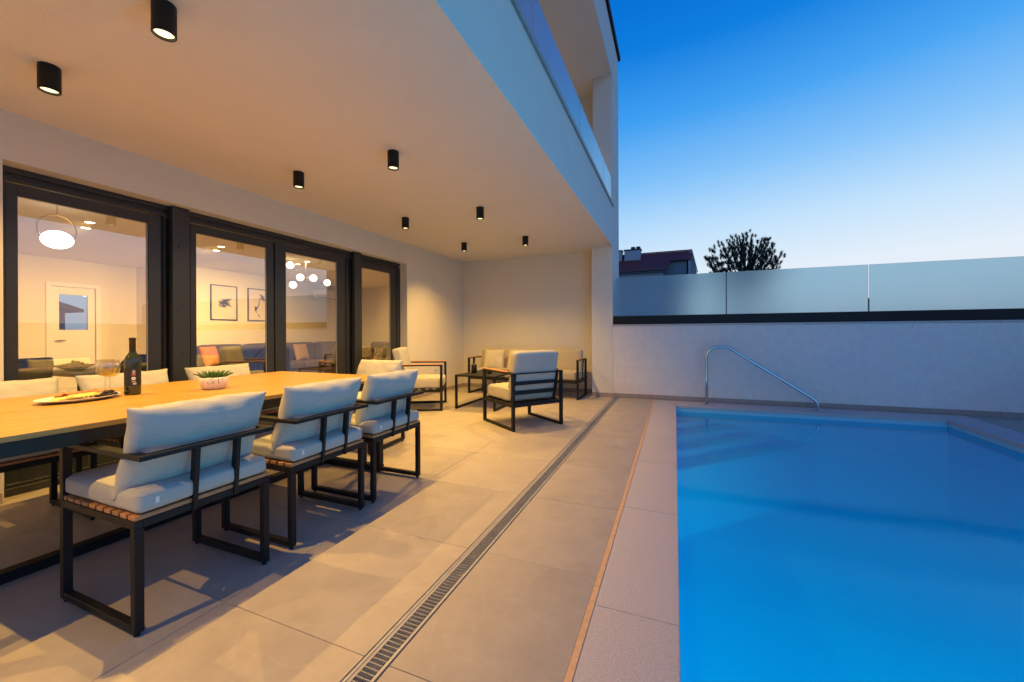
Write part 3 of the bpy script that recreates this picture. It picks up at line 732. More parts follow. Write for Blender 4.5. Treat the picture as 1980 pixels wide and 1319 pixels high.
ring = [(.0391, AD + 14 * math.cos(2 * math.pi * i / 20), .098 + .0095 * math.sin(2 * math.pi * i / 20)) for i in range(20)]
vs = [bm.verts.new((r * math.cos(R(a)), r * math.sin(R(a)), z)) for r, a, z in ring]; cvv = bm.verts.new((.0395 * math.cos(R(AD)), .0395 * math.sin(R(AD)), .098))
for i in range(20): bm.faces.new((vs[i], vs[(i + 1) % 20], cvv))
for i in range(7): curved(bm, .0389, AD - 13 + i * 4, AD - 13 + i * 4 + 2.4, .078, .083, 1)
for i in range(4): curved(bm, .0389, AD - 4 + i * 6, AD - 4 + i * 6 + 4, .062, .074 - .003 * (i % 2), 1)
obj('emblem', bm, ink_w, bt_)
bm = bmesh.new(); curved(bm, .0396, AD - 5, AD + 5, .096, .100, 3); obj('emblem_mark', bm, label_m, bt_)

def wine_glass(loc, label):
    t = tag(empty('wine_glass', loc), label, 'glass', 'glasses of white wine')
    prof = [(0, 0), (.034, .001), (.030, .003), (.006, .006), (.0038, .02), (.0038, .085), (.008, .093)]
    bowl = [(.024, .100), (.040, .118), (.047, .142), (.046, .170), (.040, .200), (.0385, .2005), (.0445, .170), (.0455, .142), (.039, .120), (.022, .102), (0, .099)]
    obj('glass_body', lathe(bmesh.new(), prof + bowl, 32), clear_m, t, smooth=True)
    obj('wine', lathe(bmesh.new(), [(0, .100), (.021, .103), (.038, .121), (.0445, .142), (.0446, .150), (0, .150)], 32), wine_m, t, smooth=True)
    return t
wine_glass((-3.19, 1.308, ZT), 'glass of white wine nearer the camera, beside the bottle')
wine_glass((-3.31, 1.335, ZT), 'glass of white wine behind the other glass')

pt = tag(empty('snack_plate', (-3.00, 1.105, ZT), R(18)), 'white oval plate at the left end of the wooden table', 'plate')
def oval(prof, sx, sy, n=36):
    bm = lathe(bmesh.new(), prof, n); bmesh.ops.scale(bm, vec=(sx, sy, 1), verts=bm.verts); return bm
obj('plate_body', oval([(0, .001), (.09, .0), (.105, .004), (.14, .017), (.143, .020), (.138, .020), (.102, .009), (0, .007)], .95, 1.25), plate_m, pt, smooth=True)
def food(name, label, cat, items, m):
    t = tag(empty(name, (-3.00, 1.105, ZT), R(18)), label, cat)
    for nm, b in items: obj(nm, b, m, t, smooth=True)
its = []
for k in range(7):
    bm = B(-.018, .018, -.055, .055, 0, .008, .003); tmesh(bm, (-.03 + rnd.uniform(-.02, .03) + .012 * k, -.06 + .012 * k * rnd.uniform(.5, 1), .008 + .0035 * k), (R(rnd.uniform(-3, 3)), R(rnd.uniform(4, 10)), R(15 + rnd.uniform(-25, 25)))); its.append(('cheese_stick', bm))
food('sliced_cheese', 'overlapping yellow cheese slices fanned on the left half of the plate', 'food', its, cheese_m)
its = []
for k in range(9):
    bm = bmesh.new(); bmesh.ops.create_uvsphere(bm, u_segments=12, v_segments=8, radius=.0135)
    bmesh.ops.scale(bm, vec=(1, 1.25, .9), verts=bm.verts); tmesh(bm, (.045 + .024 * (k % 3) + rnd.uniform(-.004, .004), .045 + .026 * (k // 3 % 3), .020 + (.012 if k in (4, 7) else 0)), (0, 0, rnd.uniform(0, 3))); its.append(('olive', bm))
food('black_olives', 'small heap of shiny black olives on the right of the plate', 'food', its, olive_m)
its = []
for k in range(14):
    bm = bmesh.new(); bmesh.ops.create_uvsphere(bm, u_segments=8, v_segments=6, radius=.008)
    tmesh(bm, (.0 + rnd.uniform(-.03, .035), .03 + rnd.uniform(-.03, .05), .016 + rnd.uniform(0, .008))); its.append(('nut', bm))
food('mixed_nuts', 'green and brown nuts scattered between the cheese and the olives', 'food', its, nut_m)
its = []
for k in range(9):
    bm = bmesh.new(); bmesh.ops.create_grid(bm, x_segments=6, y_segments=6, size=.026)
    for v in bm.verts: v.co.z = .012 * noise.noise(v.co * 40 + Vector((k, 0, 0))) + .006 * abs(math.sin(v.co.x * 110))
    bmesh.ops.solidify(bm, geom=list(bm.faces), thickness=.0015)
    tmesh(bm, (-.075 + rnd.uniform(-.01, .02), -.03 + k * .02, .022 + rnd.uniform(0, .006)), (rnd.uniform(-.3, .3), rnd.uniform(-.4, .2), rnd.uniform(0, 3))); its.append(('ham_slice', bm))
food('cured_ham', 'crumpled slices of reddish cured ham along the back of the plate', 'food', its, ham_m)

# succulent pot
px_, py_ = -2.778, 1.653
pot = tag(empty('plant_pot', (px_, py_, ZT)), 'low round white ceramic pot with black line drawings', 'pot')
obj('bowl', lathe(bmesh.new(), [(0, .0), (.052, .0), (.060, .006), (.074, .030), (.0785, .055), (.078, .078), (.075, .079), (.073, .070), (0, .066)], 44), pot_m, pot, smooth=True)
obj('soil', lathe(bmesh.new(), [(0, .067), (.0725, .0675), (.0725, .0705), (0, .0705)], 24), soil_m, pot)
bm = bmesh.new(); A0 = -35
for (a, z, w_, h_) in ((-14, .068, 8, .0025), (-20, .048, 2, .012), (-10, .045, 1.5, .004), (-6, .055, 1.2, .006), (-2, .044, 1.6, .012), (4, .05, 1.5, .014), (-17, .037, 3, .003), (8, .060, 6, .0015), (20, .063, 2.4, .010), (21, .050, 1.2, .018), (20, .044, 3, .008)):
    curved(bm, .0785 + .0006, A0 + a, A0 + a + w_, z - h_ / 2, z + h_ / 2, 2)
obj('drawing', bm, art_ink, pot)
sl = tag(empty('succulent', (px_, py_, ZT + .068)), 'spiky green succulent growing in the white pot', 'plant')
for k in range(46):
    a = k * 2.39996; ring_ = k / 46; r0 = .008 + .05 * math.sqrt(ring_); lean = .15 + 1.0 * ring_; ln = .050 + .018 * ring_ + rnd.uniform(-.006, .006)
    bm = bmesh.new(); n = 5; wd = .0085
    rows = []
    for i in range(n):
        f = i / (n - 1); w_ = wd * (1 - f ** 2.2) * (.75 + .5 * f); z = ln * f * math.cos(lean * (.6 + .4 * f)); x = ln * f * math.sin(lean * (.6 + .4 * f))
        if i < n - 1: rows.append([bm.verts.new((x, -w_, z + .003)), bm.verts.new((x + .004 * (1 - f), 0, z - .0035)), bm.verts.new((x, w_, z + .003)), bm.verts.new((x - .001, 0, z + .004))])
        else: tip = bm.verts.new((x, 0, z))
    for p, q in zip(rows, rows[1:]):
        for j in range(4): bm.faces.new((p[j], p[(j + 1) % 4], q[(j + 1) % 4], q[j]))
    for j in range(4): bm.faces.new((rows[-1][j], rows[-1][(j + 1) % 4], tip))
    bm.faces.new(rows[0])
    tmesh(bm, (r0 * math.cos(a), r0 * math.sin(a), 0.0015), (0, 0, a)); obj('leaf', bm, leaf_m, sl, smooth=True)

# ------------------------------------------------------------------ lounge furniture
def lounge(name, W, nseat, teak_arms=True, D=.735, s=.036, ah=.665, sh=.31, slats=(.42, .535), backh=.80):
    t = empty(name); w, d = W / 2, D / 2
    for sy in (-1, 1):
        y = sy * (w - s / 2)
        obj('leg', B(-d, -d + s, y - s / 2, y + s / 2, .0, ah - .016, .002), black_m, t)
        obj('leg', B(d - s, d, y - s / 2, y + s / 2, .0, ah - .016, .002), black_m, t)
        obj('floor_bar', B(-d + s, d - s, y - s / 2, y + s / 2, .0, s * .8, .002), black_m, t)
        bm = B(-d, d, y - s / 2, y + s / 2, ah - .016, ah, .002); ar = obj('armrest', bm, black_m, t)
        obj('arm_cap', B(-d - .004, d - .10, y - .027, y + .027, ah, ah + .014, .004), teak_m, ar)
    bm = bmesh.new()
    for sy in (-1, 1): y = sy * (w - s / 2); box(bm, -d + s, d - s, y - s / 2 + .003, y + s / 2 - .003, sh - .04, sh, .002)
    box(bm, -d + .002, -d + s - .002, -w + s, w - s, sh - .04, sh, .002); box(bm, d - s + .002, d - .002, -w + s, w - s, sh - .04, sh, .002)
    obj('seat_frame', bm, black_m, t)
    for k in range(6):
        x = -d + .09 + k * (D - .2) / 5; obj('seat_slat', B(x - .03, x + .03, -w + s, w - s, sh - .03, sh - .012, .002), black_m, t)
    lean = .075
    def xb(z): return d - .115 + (z - sh) * lean / .33 * 1.0
    for sy in (-1, 1):
        y = sy * (w - s - .022)
        obj('back_post', bar(bmesh.new(), (xb(sh - .02), y, sh - .02), (xb(ah - .01), y, ah - .01), .03, .026, .002), black_m, t)
    for z, h in ((ah - .014, .014), (slats[1], .042), (slats[0], .042)):
        obj('back_slat', B(xb(z) - .007, xb(z) + .011, -w + s + .04, w - s - .04, z - h / 2, z + h / 2, .002), black_m, t)
    cw = (W - 2 * s - .01) / nseat
    for k in range(nseat):
        y = -w + s + .005 + cw * (k + .5)
        bm = cushion(D - .15, cw - .006, .15, r=.032, bulge=.012, seed=6 + k, wr=.005, n=16); tmesh(bm, (-.065, y, sh + .077))
        cu = obj('seat_cushion', bm, cush2_m if nseat == 1 else sofaout_m, t, smooth=True)
        p = piping(D - .157, cw - .013, sh + .140, .003, .032); tmesh(p, (-.065, y, 0)); obj('piping', p, pipe_m, cu, smooth=True)
        bm = cushion(.47 if nseat == 1 else .41, cw - .03, .125, r=.03, bulge=.014, seed=11 + k, wr=.005, n=16); tmesh(bm, (0, 0, 0), (0, R(-90), 0))
        zc = sh + .13 + .235 if nseat == 1 else sh + .12 + .185
        tmesh(bm, (xb(zc) - .075, y, zc + .0), (0, R(12), 0)); obj('back_cushion', bm, sofaout_m if nseat > 1 else cush_m, t, smooth=True)
    return t
ac = lounge('lounge_armchair', .727, 1)
tag(ac, 'lounge armchair seen from behind, in the open beside the coffee table', 'armchair', 'armchairs of the lounge set')
a1 = math.atan2(.542, .484)        # rear edge direction
ac.location = (-1.785, 4.67, 0); ac.rotation_euler = (0, 0, a1 - math.pi / 2 + 0.0)
fx_ = math.atan2(.436, -.593) - math.pi      # local -x points to the front
ac.rotation_euler = (0, 0, fx_)
a2 = place(ac, (-3.61, 5.09), math.atan2(.454, .891) - math.pi, 'lounge armchair by the house wall, seen from its left side', 'armchairs of the lounge set')
sf = lounge('garden_sofa', 2.12, 3, D=.60)
tag(sf, 'three seat garden sofa with beige cushions against the end wall', 'sofa')
sf.location = (-2.54, 6.86, 0); sf.rotation_euler = (0, 0, R(90 - 1.5))
for i, (x, rz, lab) in enumerate(((-3.15, 8, 'taupe throw pillow at the left end of the garden sofa'), (-2.68, -6, 'taupe throw pillow near the middle of the garden sofa'))):
    bm = cushion(.40, .40, .14, seed=20 + i, wr=.006, pinch=.05); tmesh(bm, (0, 0, 0), (R(90), 0, 0)); tmesh(bm, (0, 0, 0), (R(-20), 0, R(rz)))
    o = tag(obj('throw_pillow', bm, pill_m, None, smooth=True), lab, 'pillow', 'throw pillows on the garden sofa'); o.location = (x, 6.79, .625)
ct = tag(empty('coffee_table', (-2.71, 5.66, 0)), 'low black metal coffee table between the sofa and the armchairs', 'table')
X_, Y_, s = .33, .51, .032
obj('table_top', B(-X_, X_, -Y_, Y_, .480, .505, .003), black_m, ct)
for sx in (-1, 1):
    x = sx * (X_ - s / 2)
    for sy in (-1, 1): obj('leg', B(x - s / 2, x + s / 2, sy * (Y_ - s / 2) - s / 2, sy * (Y_ - s / 2) + s / 2, 0, .479, .002), black_m, ct)
    obj('floor_bar', B(x - s / 2, x + s / 2, -Y_ + s, Y_ - s, 0, s, .002), black_m, ct)
bm = lathe(bmesh.new(), [(0, 0), (.040, 0), (.043, .004), (.043, .125), (.036, .135), (.022, .140), (.018, .15), (.018, .235), (.020, .237), (.020, .242), (0, .242)], 28)
tag(obj('dark_bottle', bm, foil_m, None, smooth=True), 'dark squat bottle standing on the coffee table', 'bottle').location = (-2.90, 5.50, .5052)
bm = lathe(bmesh.new(), [(0, 0), (.030, 0), (.036, .01), (.038, .05), (.034, .052), (.032, .012), (0, .012)], 24)
tag(obj('ashtray_cup', bm, black_m, None, smooth=True), 'small black cup on the coffee table', 'cup').location = (-2.62, 5.46, .5052)

# ------------------------------------------------------------------ inside the living room
def room_spot(x, y, label):
    t = tag(empty('recessed_spotlight', (x, y, 2.5)), label, 'lamp', 'recessed spotlights in the room ceiling')
    obj('trim', lathe(bmesh.new(), [(.045, 0), (.062, 0), (.062, -.004), (.045, -.004)], 24), white_m, t)
    obj('diffuser', lathe(bmesh.new(), [(0, -.001), (.045, -.001), (.045, -.003), (0, -.003)], 24), room_disc, t)
    l = light('light', 'SPOT', (0, 0, -.02), P_ROOM, WARM_IN, spot_size=R(128), spot_blend=.8, shadow_soft_size=.04); l.parent = t; l.rotation_euler = (0, R(38), 0) if y < 7 else (R(42), 0, 0)
room_spot(-6.58, 4.03, 'recessed ceiling spot above the pictures, front of its pair'); room_spot(-6.95, 4.18, 'recessed ceiling spot above the pictures, rear of its pair')
room_spot(-6.46, 5.50, 'recessed ceiling spot above the chandelier, front of its pair'); room_spot(-6.85, 5.62, 'recessed ceiling spot above the chandelier, rear of its pair')
room_spot(-6.61, 2.53, 'recessed ceiling spot right of the ring pendant, front of its pair'); room_spot(-7.0, 2.64, 'recessed ceiling spot right of the ring pendant, rear of its pair')
room_spot(-6.2, 7.6, 'extra unseen ceiling spot added to brighten the far end of the room')  # added lamp, brightens the end wall
# pendant
pn = tag(empty('ring_pendant', (-6, 2.045, 2.5)), 'pendant lamp with glowing oval shade inside a brass ring', 'lamp')
pts = [(0, .145 * math.sin(2 * math.pi * k / 40), -.27 + .155 * math.cos(2 * math.pi * k / 40)) for k in range(41)]
obj('ring', tube(bmesh.new(), pts, .007, 8, cap=False), brass_m, pn, smooth=True)
obj('cable', tube(bmesh.new(), [(0, 0, 0), (0, 0, -.115)], .003, 6), black_m, pn)
bm = bmesh.new(); bmesh.ops.create_uvsphere(bm, u_segments=32, v_segments=18, radius=.12); bmesh.ops.scale(bm, vec=(1, 1, .78), verts=bm.verts); tmesh(bm, (0, 0, -.375))
obj('shade', bm, pend_m, pn, smooth=True)
# chandelier
cd = tag(empty('globe_chandelier', (-6.5, 5.5, 2.5)), 'black branching chandelier with glowing opal globes', 'chandelier')
obj('stem', tube(bmesh.new(), [(0, 0, 0), (0, 0, -.36)], .008, 8), black_m, cd)
glb = [(5.172, 2.385, 0), (5.30, 2.17, .1), (5.31, 2.045, -.1), (5.57, 2.19, .12), (6.10, 2.175, -.1)]
for (y, z, dx) in glb:
    c = Vector((dx, y - 5.5, z - 2.5)); j = Vector((0, 0, -.30))
    ar = obj('arm', tube(bmesh.new(), [j, c + (j - c).normalized() * .062], .005, 6), black_m, cd)
    bm = bmesh.new(); bmesh.ops.create_uvsphere(bm, u_segments=20, v_segments=12, radius=.065); tmesh(bm, c); obj('globe', bm, globe_m, cd, smooth=True)
# pictures
def picture(y0, label, seed):
    t = tag(empty('framed_print', (-9.0, y0, 1.43)), label, 'picture'); W_, H_, f = .55, .75, .02
    bm = bmesh.new(); box(bm, 0.001, .025, 0, W_, 0, f); box(bm, 0.001, .025, 0, W_, H_ - f, H_); box(bm, 0.001, .025, 0, f, f, H_ - f); box(bm, 0.001, .025, W_ - f, W_, f, H_ - f)
    obj('frame', bm, black_m, t); obj('paper', B(.001, .010, f, W_ - f, f, H_ - f), art_paper, t)
    r_ = random.Random(seed); bm = bmesh.new()
    for k in range(15):
        if seed == 1: p = Vector((.0, .14 + r_.uniform(0, .1), .34 + r_.uniform(-.06, .1))); d = Vector((0, r_.uniform(.10, .30), r_.uniform(-.16, .22)))
        else:
            if k % 2: p = Vector((0, .22 + r_.uniform(0, .14), .55 + r_.uniform(-.05, .08))); d = Vector((0, r_.uniform(-.02, .16), r_.uniform(-.18, .04)))
            else: p = Vector((0, .10 + r_.uniform(0, .15), .20 + r_.uniform(-.06, .14))); d = Vector((0, r_.uniform(-.05, .08), r_.uniform(-.10, .12)))
        wd = r_.uniform(.004, .018); nn = 7; prev = None; cv = r_.uniform(-.03, .03)
        for i in range(nn):
            f_ = i / (nn - 1); c = p + d * f_; c.z += cv * math.sin(f_ * 3.1); w_ = wd * math.sin(.15 + f_ * 2.8)
            nrm_ = Vector((0, -d.z, d.y)).normalized() * w_
            a, b = c + nrm_, c - nrm_
            for q in (a, b): q.y = min(W_ - f - .01, max(f + .01, q.y)); q.z = min(H_ - f - .02, max(f + .02, q.z)); q.x = .0112 + k * .00002
            a, b = bm.verts.new(a), bm.verts.new(b)
            if prev: bm.faces.new((prev[0], prev[1], b, a))
            prev = (a, b)
    obj('brush_strokes', bm, art_ink, t)
picture(5.285, 'left of two framed abstract ink prints on the living room wall', 1)
picture(6.07, 'right of two framed abstract ink prints, half hidden by the door frame', 2)
# indoor sofa
isf = tag(empty('corner_sofa', (-8.5, 7, 0)), 'large dark grey brown corner sofa inside along the far wall', 'sofa')
def ip(name, bm, m, par=None, **k):
    o = obj(name, bm, m, par or isf, **k)
    if par is None: o.location = (8.5, -7, 0)
    return o
ip('base', B(-8.95, -8.0, 4.9, 9.0, .05, .32, .02), sofa_m)
ip('base', B(-8.0, -6.9, 8.15, 9.0, .05, .32, .02), sofa_m)
for k in range(4):
    y = 5.35 + k * .93
    bm = cushion(.72, .91, .16, r=.04, bulge=.015, seed=30 + k, n=10); tmesh(bm, (-8.34, y, .40)); ip('seat_cushion', bm, sofa_m, smooth=True)
    bm = cushion(.45, .90, .22, r=.06, bulge=.02, seed=40 + k, n=10, wr=.01); tmesh(bm, (0, 0, 0), (0, R(-90), 0)); tmesh(bm, (-8.78, y, .68), (0, R(-10), 0)); ip('back_cushion', bm, sofa_m, smooth=True)
for k in range(2):
    bm = cushion(.55, .6, .16, r=.04, bulge=.015, seed=50 + k, n=10); tmesh(bm, (-7.7 + .56 * k, 8.5, .40)); ip('seat_cushion', bm, sofa_m, smooth=True)
    bm = cushion(.52, .42, .22, r=.06, bulge=.02, seed=55 + k, n=10, wr=.01); tmesh(bm, (0, 0, 0), (R(90), 0, 0)); tmesh(bm, (-7.7 + .56 * k, 8.95, .68)); ip('back_cushion', bm, sofa_m, smooth=True)
# throw over a seat back standing nearer
ob = tag(empty('sofa_end_unit', (-7.2, 5.0, 0)), 'dark sofa back covered by a brown throw, below the framed prints', 'sofa')
bm = B(-.4, .4, -.75, .45, .05, .42, .03); obj('base', bm, sofa_m, ob)
bm = cushion(.26, 1.15, .5, r=.05, bulge=.01, seed=61, n=14, wr=.012); tmesh(bm, (.28, -.15, .66)); bk = obj('backrest', bm, throw_m, ob, smooth=True)
bm = B(.413, .418, -.70, .42, .62, .64, .001); obj('seam', bm, sofa_m, bk)
def pillow(loc, rz, m, lab, s=.42, seed=70, tilt=-18):
    bm = cushion(s, s, .15, seed=seed, wr=.006, pinch=.05, n=14); tmesh(bm, (0, 0, 0), (0, R(90), 0)); tmesh(bm, (0, 0, 0), (0, R(tilt), R(rz)))
    o = tag(obj('throw_pillow', bm, m, None, smooth=True), lab, 'pillow', 'pillows on the indoor sofas'); o.location = loc
pillow((-8.50, 5.0, .69), 25, orange_m, 'orange pillow at the left end of the indoor sofa', seed=71)
pillow((-8.45, 5.35, .69), 5, sofa_m, 'dark pillow beside the orange one on the indoor sofa', seed=72)
pillow((-8.45, 7.02, .68), 10, mustard_m, 'mustard pillow in the middle of the indoor sofa', seed=73)
pillow((-8.45, 7.85, .69), -25, sofa_m, 'dark square pillow leaning on the right of the indoor sofa', seed=74)
# indoor dining table and chairs, grapes
it = tag(empty('indoor_table', (-6.0, 2.35, 0)), 'white indoor dining table with black pedestal behind the left door', 'table')
obj('table_top', B(-.75, .75, -.45, .45, .72, .76, .008), white_m, it); obj('pedestal', B(-.12, .12, -.12, .12, .05, .72, .01), black_m, it); obj('foot', B(-.35, .35, -.3, .3, 0, .05, .01), black_m, it)
def shell_chair(loc, rz, lab):
    t = tag(empty('shell_chair', (*loc, 0), rz), lab, 'chair', 'dark upholstered chairs at the indoor table')
    bm = cushion(.46, .50, .10, r=.04, n=10, seed=80); tmesh(bm, (0, 0, .45)); obj('seat', bm, greyseat_m, t, smooth=True)
    bm = bmesh.new()
    n_ = 12; rows = []; rimp = []
    for i in range(n_ + 1):
        a = R(-100 + 200 * i / n_); x = .20 * math.cos(a) ; y = .23 * math.sin(a); top = .90 - .20 * max(0, abs(a) - R(50)) / R(50)
        rimp.append((x * 1.05 - .015 * math.cos(a), y * 1.04 - .015 * math.sin(a), top + .01))
        rows.append([bm.verts.new((x * (.9 + .15 * f), y * (.92 + .12 * f), .42 + (top - .42) * f)) for f in (0, .5, 1)])
    for p, q in zip(rows, rows[1:]):
        for j in range(2): bm.faces.new((p[j], p[j + 1], q[j + 1], q[j]))
    bmesh.ops.solidify(bm, geom=list(bm.faces), thickness=.035)
    obj('backrest', bm, greyseat_m, t, smooth=True)
    obj('rim', tube(bmesh.new(), rimp, .02, 8), darkseat_m, t, smooth=True)
    for sx in (-1, 1):
        for sy in (-1, 1): obj('leg', tube(bmesh.new(), [(sx * .15, sy * .17, .42), (sx * .22, sy * .24, 0)], .012, 8), black_m, t)
shell_chair((-5.2, 1.50), R(12), 'dark shell chair at the indoor table nearest the left door edge')
shell_chair((-5.05, 2.36), R(-6), 'dark shell chair at the indoor table seen behind the wine glasses')
shell_chair((-6.2, 3.15), R(90), 'dark shell chair on the far side of the indoor table')
bw = tag(obj('fruit_bowl', lathe(bmesh.new(), [(0, 0), (.06, 0), (.13, .035), (.16, .05), (.155, .052), (.12, .04), (0, .012)], 28), black_m, None, smooth=True), 'black bowl on the indoor table', 'bowl'); bw.location = (-5.75, 2.08, .761)
gp = tag(empty('grapes', (-5.75, 2.08, .80)), 'bunch of green grapes in the black bowl indoors', 'fruit')
for k in range(34):
    a = rnd.uniform(0, 6.28); r_ = .10 * math.sqrt(rnd.random()); bm = bmesh.new(); bmesh.ops.create_uvsphere(bm, u_segments=8, v_segments=6, radius=.015)
    tmesh(bm, (r_ * math.cos(a), r_ * math.sin(a), .005 + (.055 - r_ * .45) * rnd.random())); obj('grape', bm, grape_m, gp, smooth=True)
# dried bouquet in a floor vase by the right door
vs_ = tag(obj('floor_vase', lathe(bmesh.new(), [(0, 0), (.08, 0), (.12, .15), (.11, .35), (.05, .50), (.045, .58), (.05, .60), (.044, .60), (.04, .58), (0, .5)], 28), white_m, None, smooth=True), 'pale floor vase just inside the rightmost door', 'vase'); vs_.location = (-4.78, 5.40, 0)
fl = tag(empty('dried_bouquet', (-4.78, 5.40, .55)), 'golden dried leaf bouquet in a vase behind the rightmost door', 'bouquet')
for k in range(70):
    a = rnd.uniform(0, 6.28); h = rnd.uniform(.05, .34); r_ = .02 + .14 * math.sin(min(1, h / .30) * 2.0) * rnd.uniform(.5, 1)
    bm = bmesh.new(); c = [bm.verts.new(p) for p in ((0, 0, 0), (.014, -.012, .004), (.05, 0, .0), (.014, .012, .004), (.02, 0, -.003))]
    bm.faces.new((c[0], c[1], c[4])); bm.faces.new((c[1], c[2], c[4])); bm.faces.new((c[2], c[3], c[4])); bm.faces.new((c[3], c[0], c[4])); bm.faces.new((c[0], c[3], c[2], c[1]))
    tmesh(bm, (r_ * math.cos(a), r_ * math.sin(a), h), (0, -rnd.uniform(-.2, 1.2), a + rnd.uniform(-.6, .6))); obj('dried_leaf', bm, flower_m, fl)
bm = bmesh.new()
for k in range(9): a = k * .7; tube(bm, [(0, 0, -.1), (.02 * math.cos(a), .02 * math.sin(a), .1), (.08 * math.cos(a), .08 * math.sin(a), .26)], .002, 5)
obj('stems', bm, flower_m, fl)
# leaning black floor lamp and air conditioner
tag(obj('leaning_pole', bar(bmesh.new(), (-7.2, 8.95, .0), (-7.55, 9.22, 2.0), .05, .05, .005), black_m), 'thin black pole leaning on the far wall inside the room', 'pole')
acu = tag(empty('air_conditioner', (-9.0, 8.2, 2.05)), 'white wall mounted air conditioner high on the far living room wall', 'air conditioner')
obj('body', B(.001, .2, -.42, .42, 0, .28, .03), white_m, acu); obj('louvre', B(.202, .206, -.38, .38, .03, .06, .001), skirt_m, acu)

# ------------------------------------------------------------------ neighbours
def ray_pt(px, py, depth):
    d = fw + rt * ((px - 990) / 767.3) + up * ((644.5 - py) / 767.3); return Vector((0, 0, CH)) + d * depth
gsd = tag(empty('garden_shed', (-15, 5.2, -.4)), 'grey building with sloping eave seen through the pane of the white door', 'building')
def poly3(bm, pts, th):
    a = [bm.verts.new(p) for p in pts]; b = [bm.verts.new(Vector(p) + Vector(th)) for p in pts]; n = len(pts)
    bm.faces.new(a); bm.faces.new(b[::-1])
    for i in range(n): bm.faces.new((a[i], b[i], b[(i + 1) % n], a[(i + 1) % n]))
    return bm
obj('wall', B(-1.2, -.2, -1.5, .12, 0, 2.15), grey_house_m, gsd)
obj('eave', poly3(bmesh.new(), [(.2, -1.5, 2.95), (.2, .34, 2.22), (.2, .34, 2.14), (.2, -1.5, 2.60)], (-1.8, 0, 0)), house_dark, gsd)
nh = tag(empty('neighbour_house', (-3, 42, 0)), 'distant house with dark red pitched roof and chimneys beyond the screen', 'house')
def np_(name, bm, m, par=None, **k):
    o = obj(name, bm, m, par or nh, **k)
    if par is None: o.location = (3, -42, 0)
    return o
def PT(px, py, dy=0, z=None):
    p = ray_pt(px, py, 38); n = Vector((p.x * (42 + dy) / p.y, 42 + dy, CH + (p.z - CH) * (42 + dy) / p.y)); return n
def poly3(bm, pts, th):
    """thick slab: polygon pushed back by vector th"""
    a = [bm.verts.new(p) for p in pts]; b = [bm.verts.new(Vector(p) + Vector(th)) for p in pts]; n = len(pts)
    bm.faces.new(a); bm.faces.new(b[::-1])
    for i in range(n): bm.faces.new((a[i], b[i], b[(i + 1) % n], a[(i + 1) % n]))
    return bm
xl, xr_ = -16.0, PT(1338, 486, 3).x
zr = PT(1338, 486, 3).z; 
ze = PT(1290, 520, 0).z
xe = PT(1288, 520, 0).x
xd = PT(1298, 503, 1.4).x; zd = PT(1298, 503, 1.4).z; yd = 43.6
# front roof slope from the eave (y=42) to the ridge (y=45)
A_ = [(xl, 42, ze), (xe, 42, ze), (xd, yd, zd), (xr_ - .1, yd, zd + .12), (xr_, 45, zr), (xl, 45, zr)]
rf = np_('roof', poly3(bmesh.new(), A_, (0, .0, -.14)), roof_m)
bm = bmesh.new(); n_ = 70
for k in range(n_):
    x = xl + (xr_ - xl - .05) * k / (n_ - 1)
    y0 = 42.0 if x < xe else (42 + (yd - 42) * min(1, (x - xe) / max(.01, xd - xe)) if x < xd else yd)
    z0 = ze + (zr - ze) * (y0 - 42) / 3
    bar(bm, (x, y0, z0 + .03), (x, 45, zr + .03), .05, .07)
np_('roof_ridges', bm, roof_m)['kind'] = 'stuff'
np_('back_roof', poly3(bmesh.new(), [(xl, 45.01, zr), (xr_, 45.01, zr), (xr_, 48, ze), (xl, 48, ze)], (0, 0, -.14)), roof_m)
np_('ridge_cap', B(xl, xr_, 44.93, 45.09, zr + .02, zr + .12, .02), roof_m)
np_('wall', B(xl + .4, xe - .3, 42.5, 47.5, -.4, ze - .1), house_m)
np_('side_wall', B(xe - .3, xr_ - .5, 43.9, 47.5, -.4, zd - .05), grey_house_m)
np_('gutter', B(xl, xe, 41.85, 42.0, ze - .22, ze - .08, .02), house_dark)
np_('soffit', B(xl, xe - .1, 42.0, 42.5, ze - .30, ze - .24), grey_house_m)
np_('gutter', B(xd, xr_ - .1, yd - .12, yd, zd - .16, zd - .02, .02), house_dark)
bm = bmesh.new(); poly3(bm, [(xr_ - .15, 43.6, ze - 1.2), (xr_ - .15, 47.4, ze - 1.2), (xr_ - .15, 47.4, ze), (xr_ - .15, 45, zr - .2), (xr_ - .15, 43.6, zd)], (-.2, 0, 0)); np_('gable', bm, house_m)
np_('gable', poly3(bmesh.new(), [(xr_ - .35, 44.5, zr - .35), (xr_ + .02, 44.5, zr - .12), (xr_ + .46, 44.5, ze - .3), (xr_ + .46, 44.5, ze - 2.5), (xr_ - .35, 44.5, ze - 2.5)], (0, .3, 0)), house_m)
bm = bmesh.new(); bar(bm, (xr_ - .02, 44.42, zr + .02), (xr_ + .52, 44.42, ze - .25), .10, .12); np_('verge_board', bm, house_m)
for (pa, pb, pt_, pbm) in ((1209, 1240, 487, 497), (1190, 1204, 487, 497)):
    a, b = PT(pa, 490, 2.4), PT(pb, 490, 2.4); zt = PT(1220, pt_, 2.4).z
    c = np_('chimney', B(a.x, b.x, 43.9, 44.9, zt - 1.2, zt, .02), house_m)
    obj('cap', B(a.x - .08, b.x + .08, 43.8, 45.0, zt, zt + .10, .02), house_dark, c)
    if pb > 1210:
        for q in (1225, 1235): u = PT(q, 484, 2.4); obj('pot', B(u.x - .22, u.x + .22, 44.2, 44.6, zt + .10, zt + .42, .06), house_dark, c)

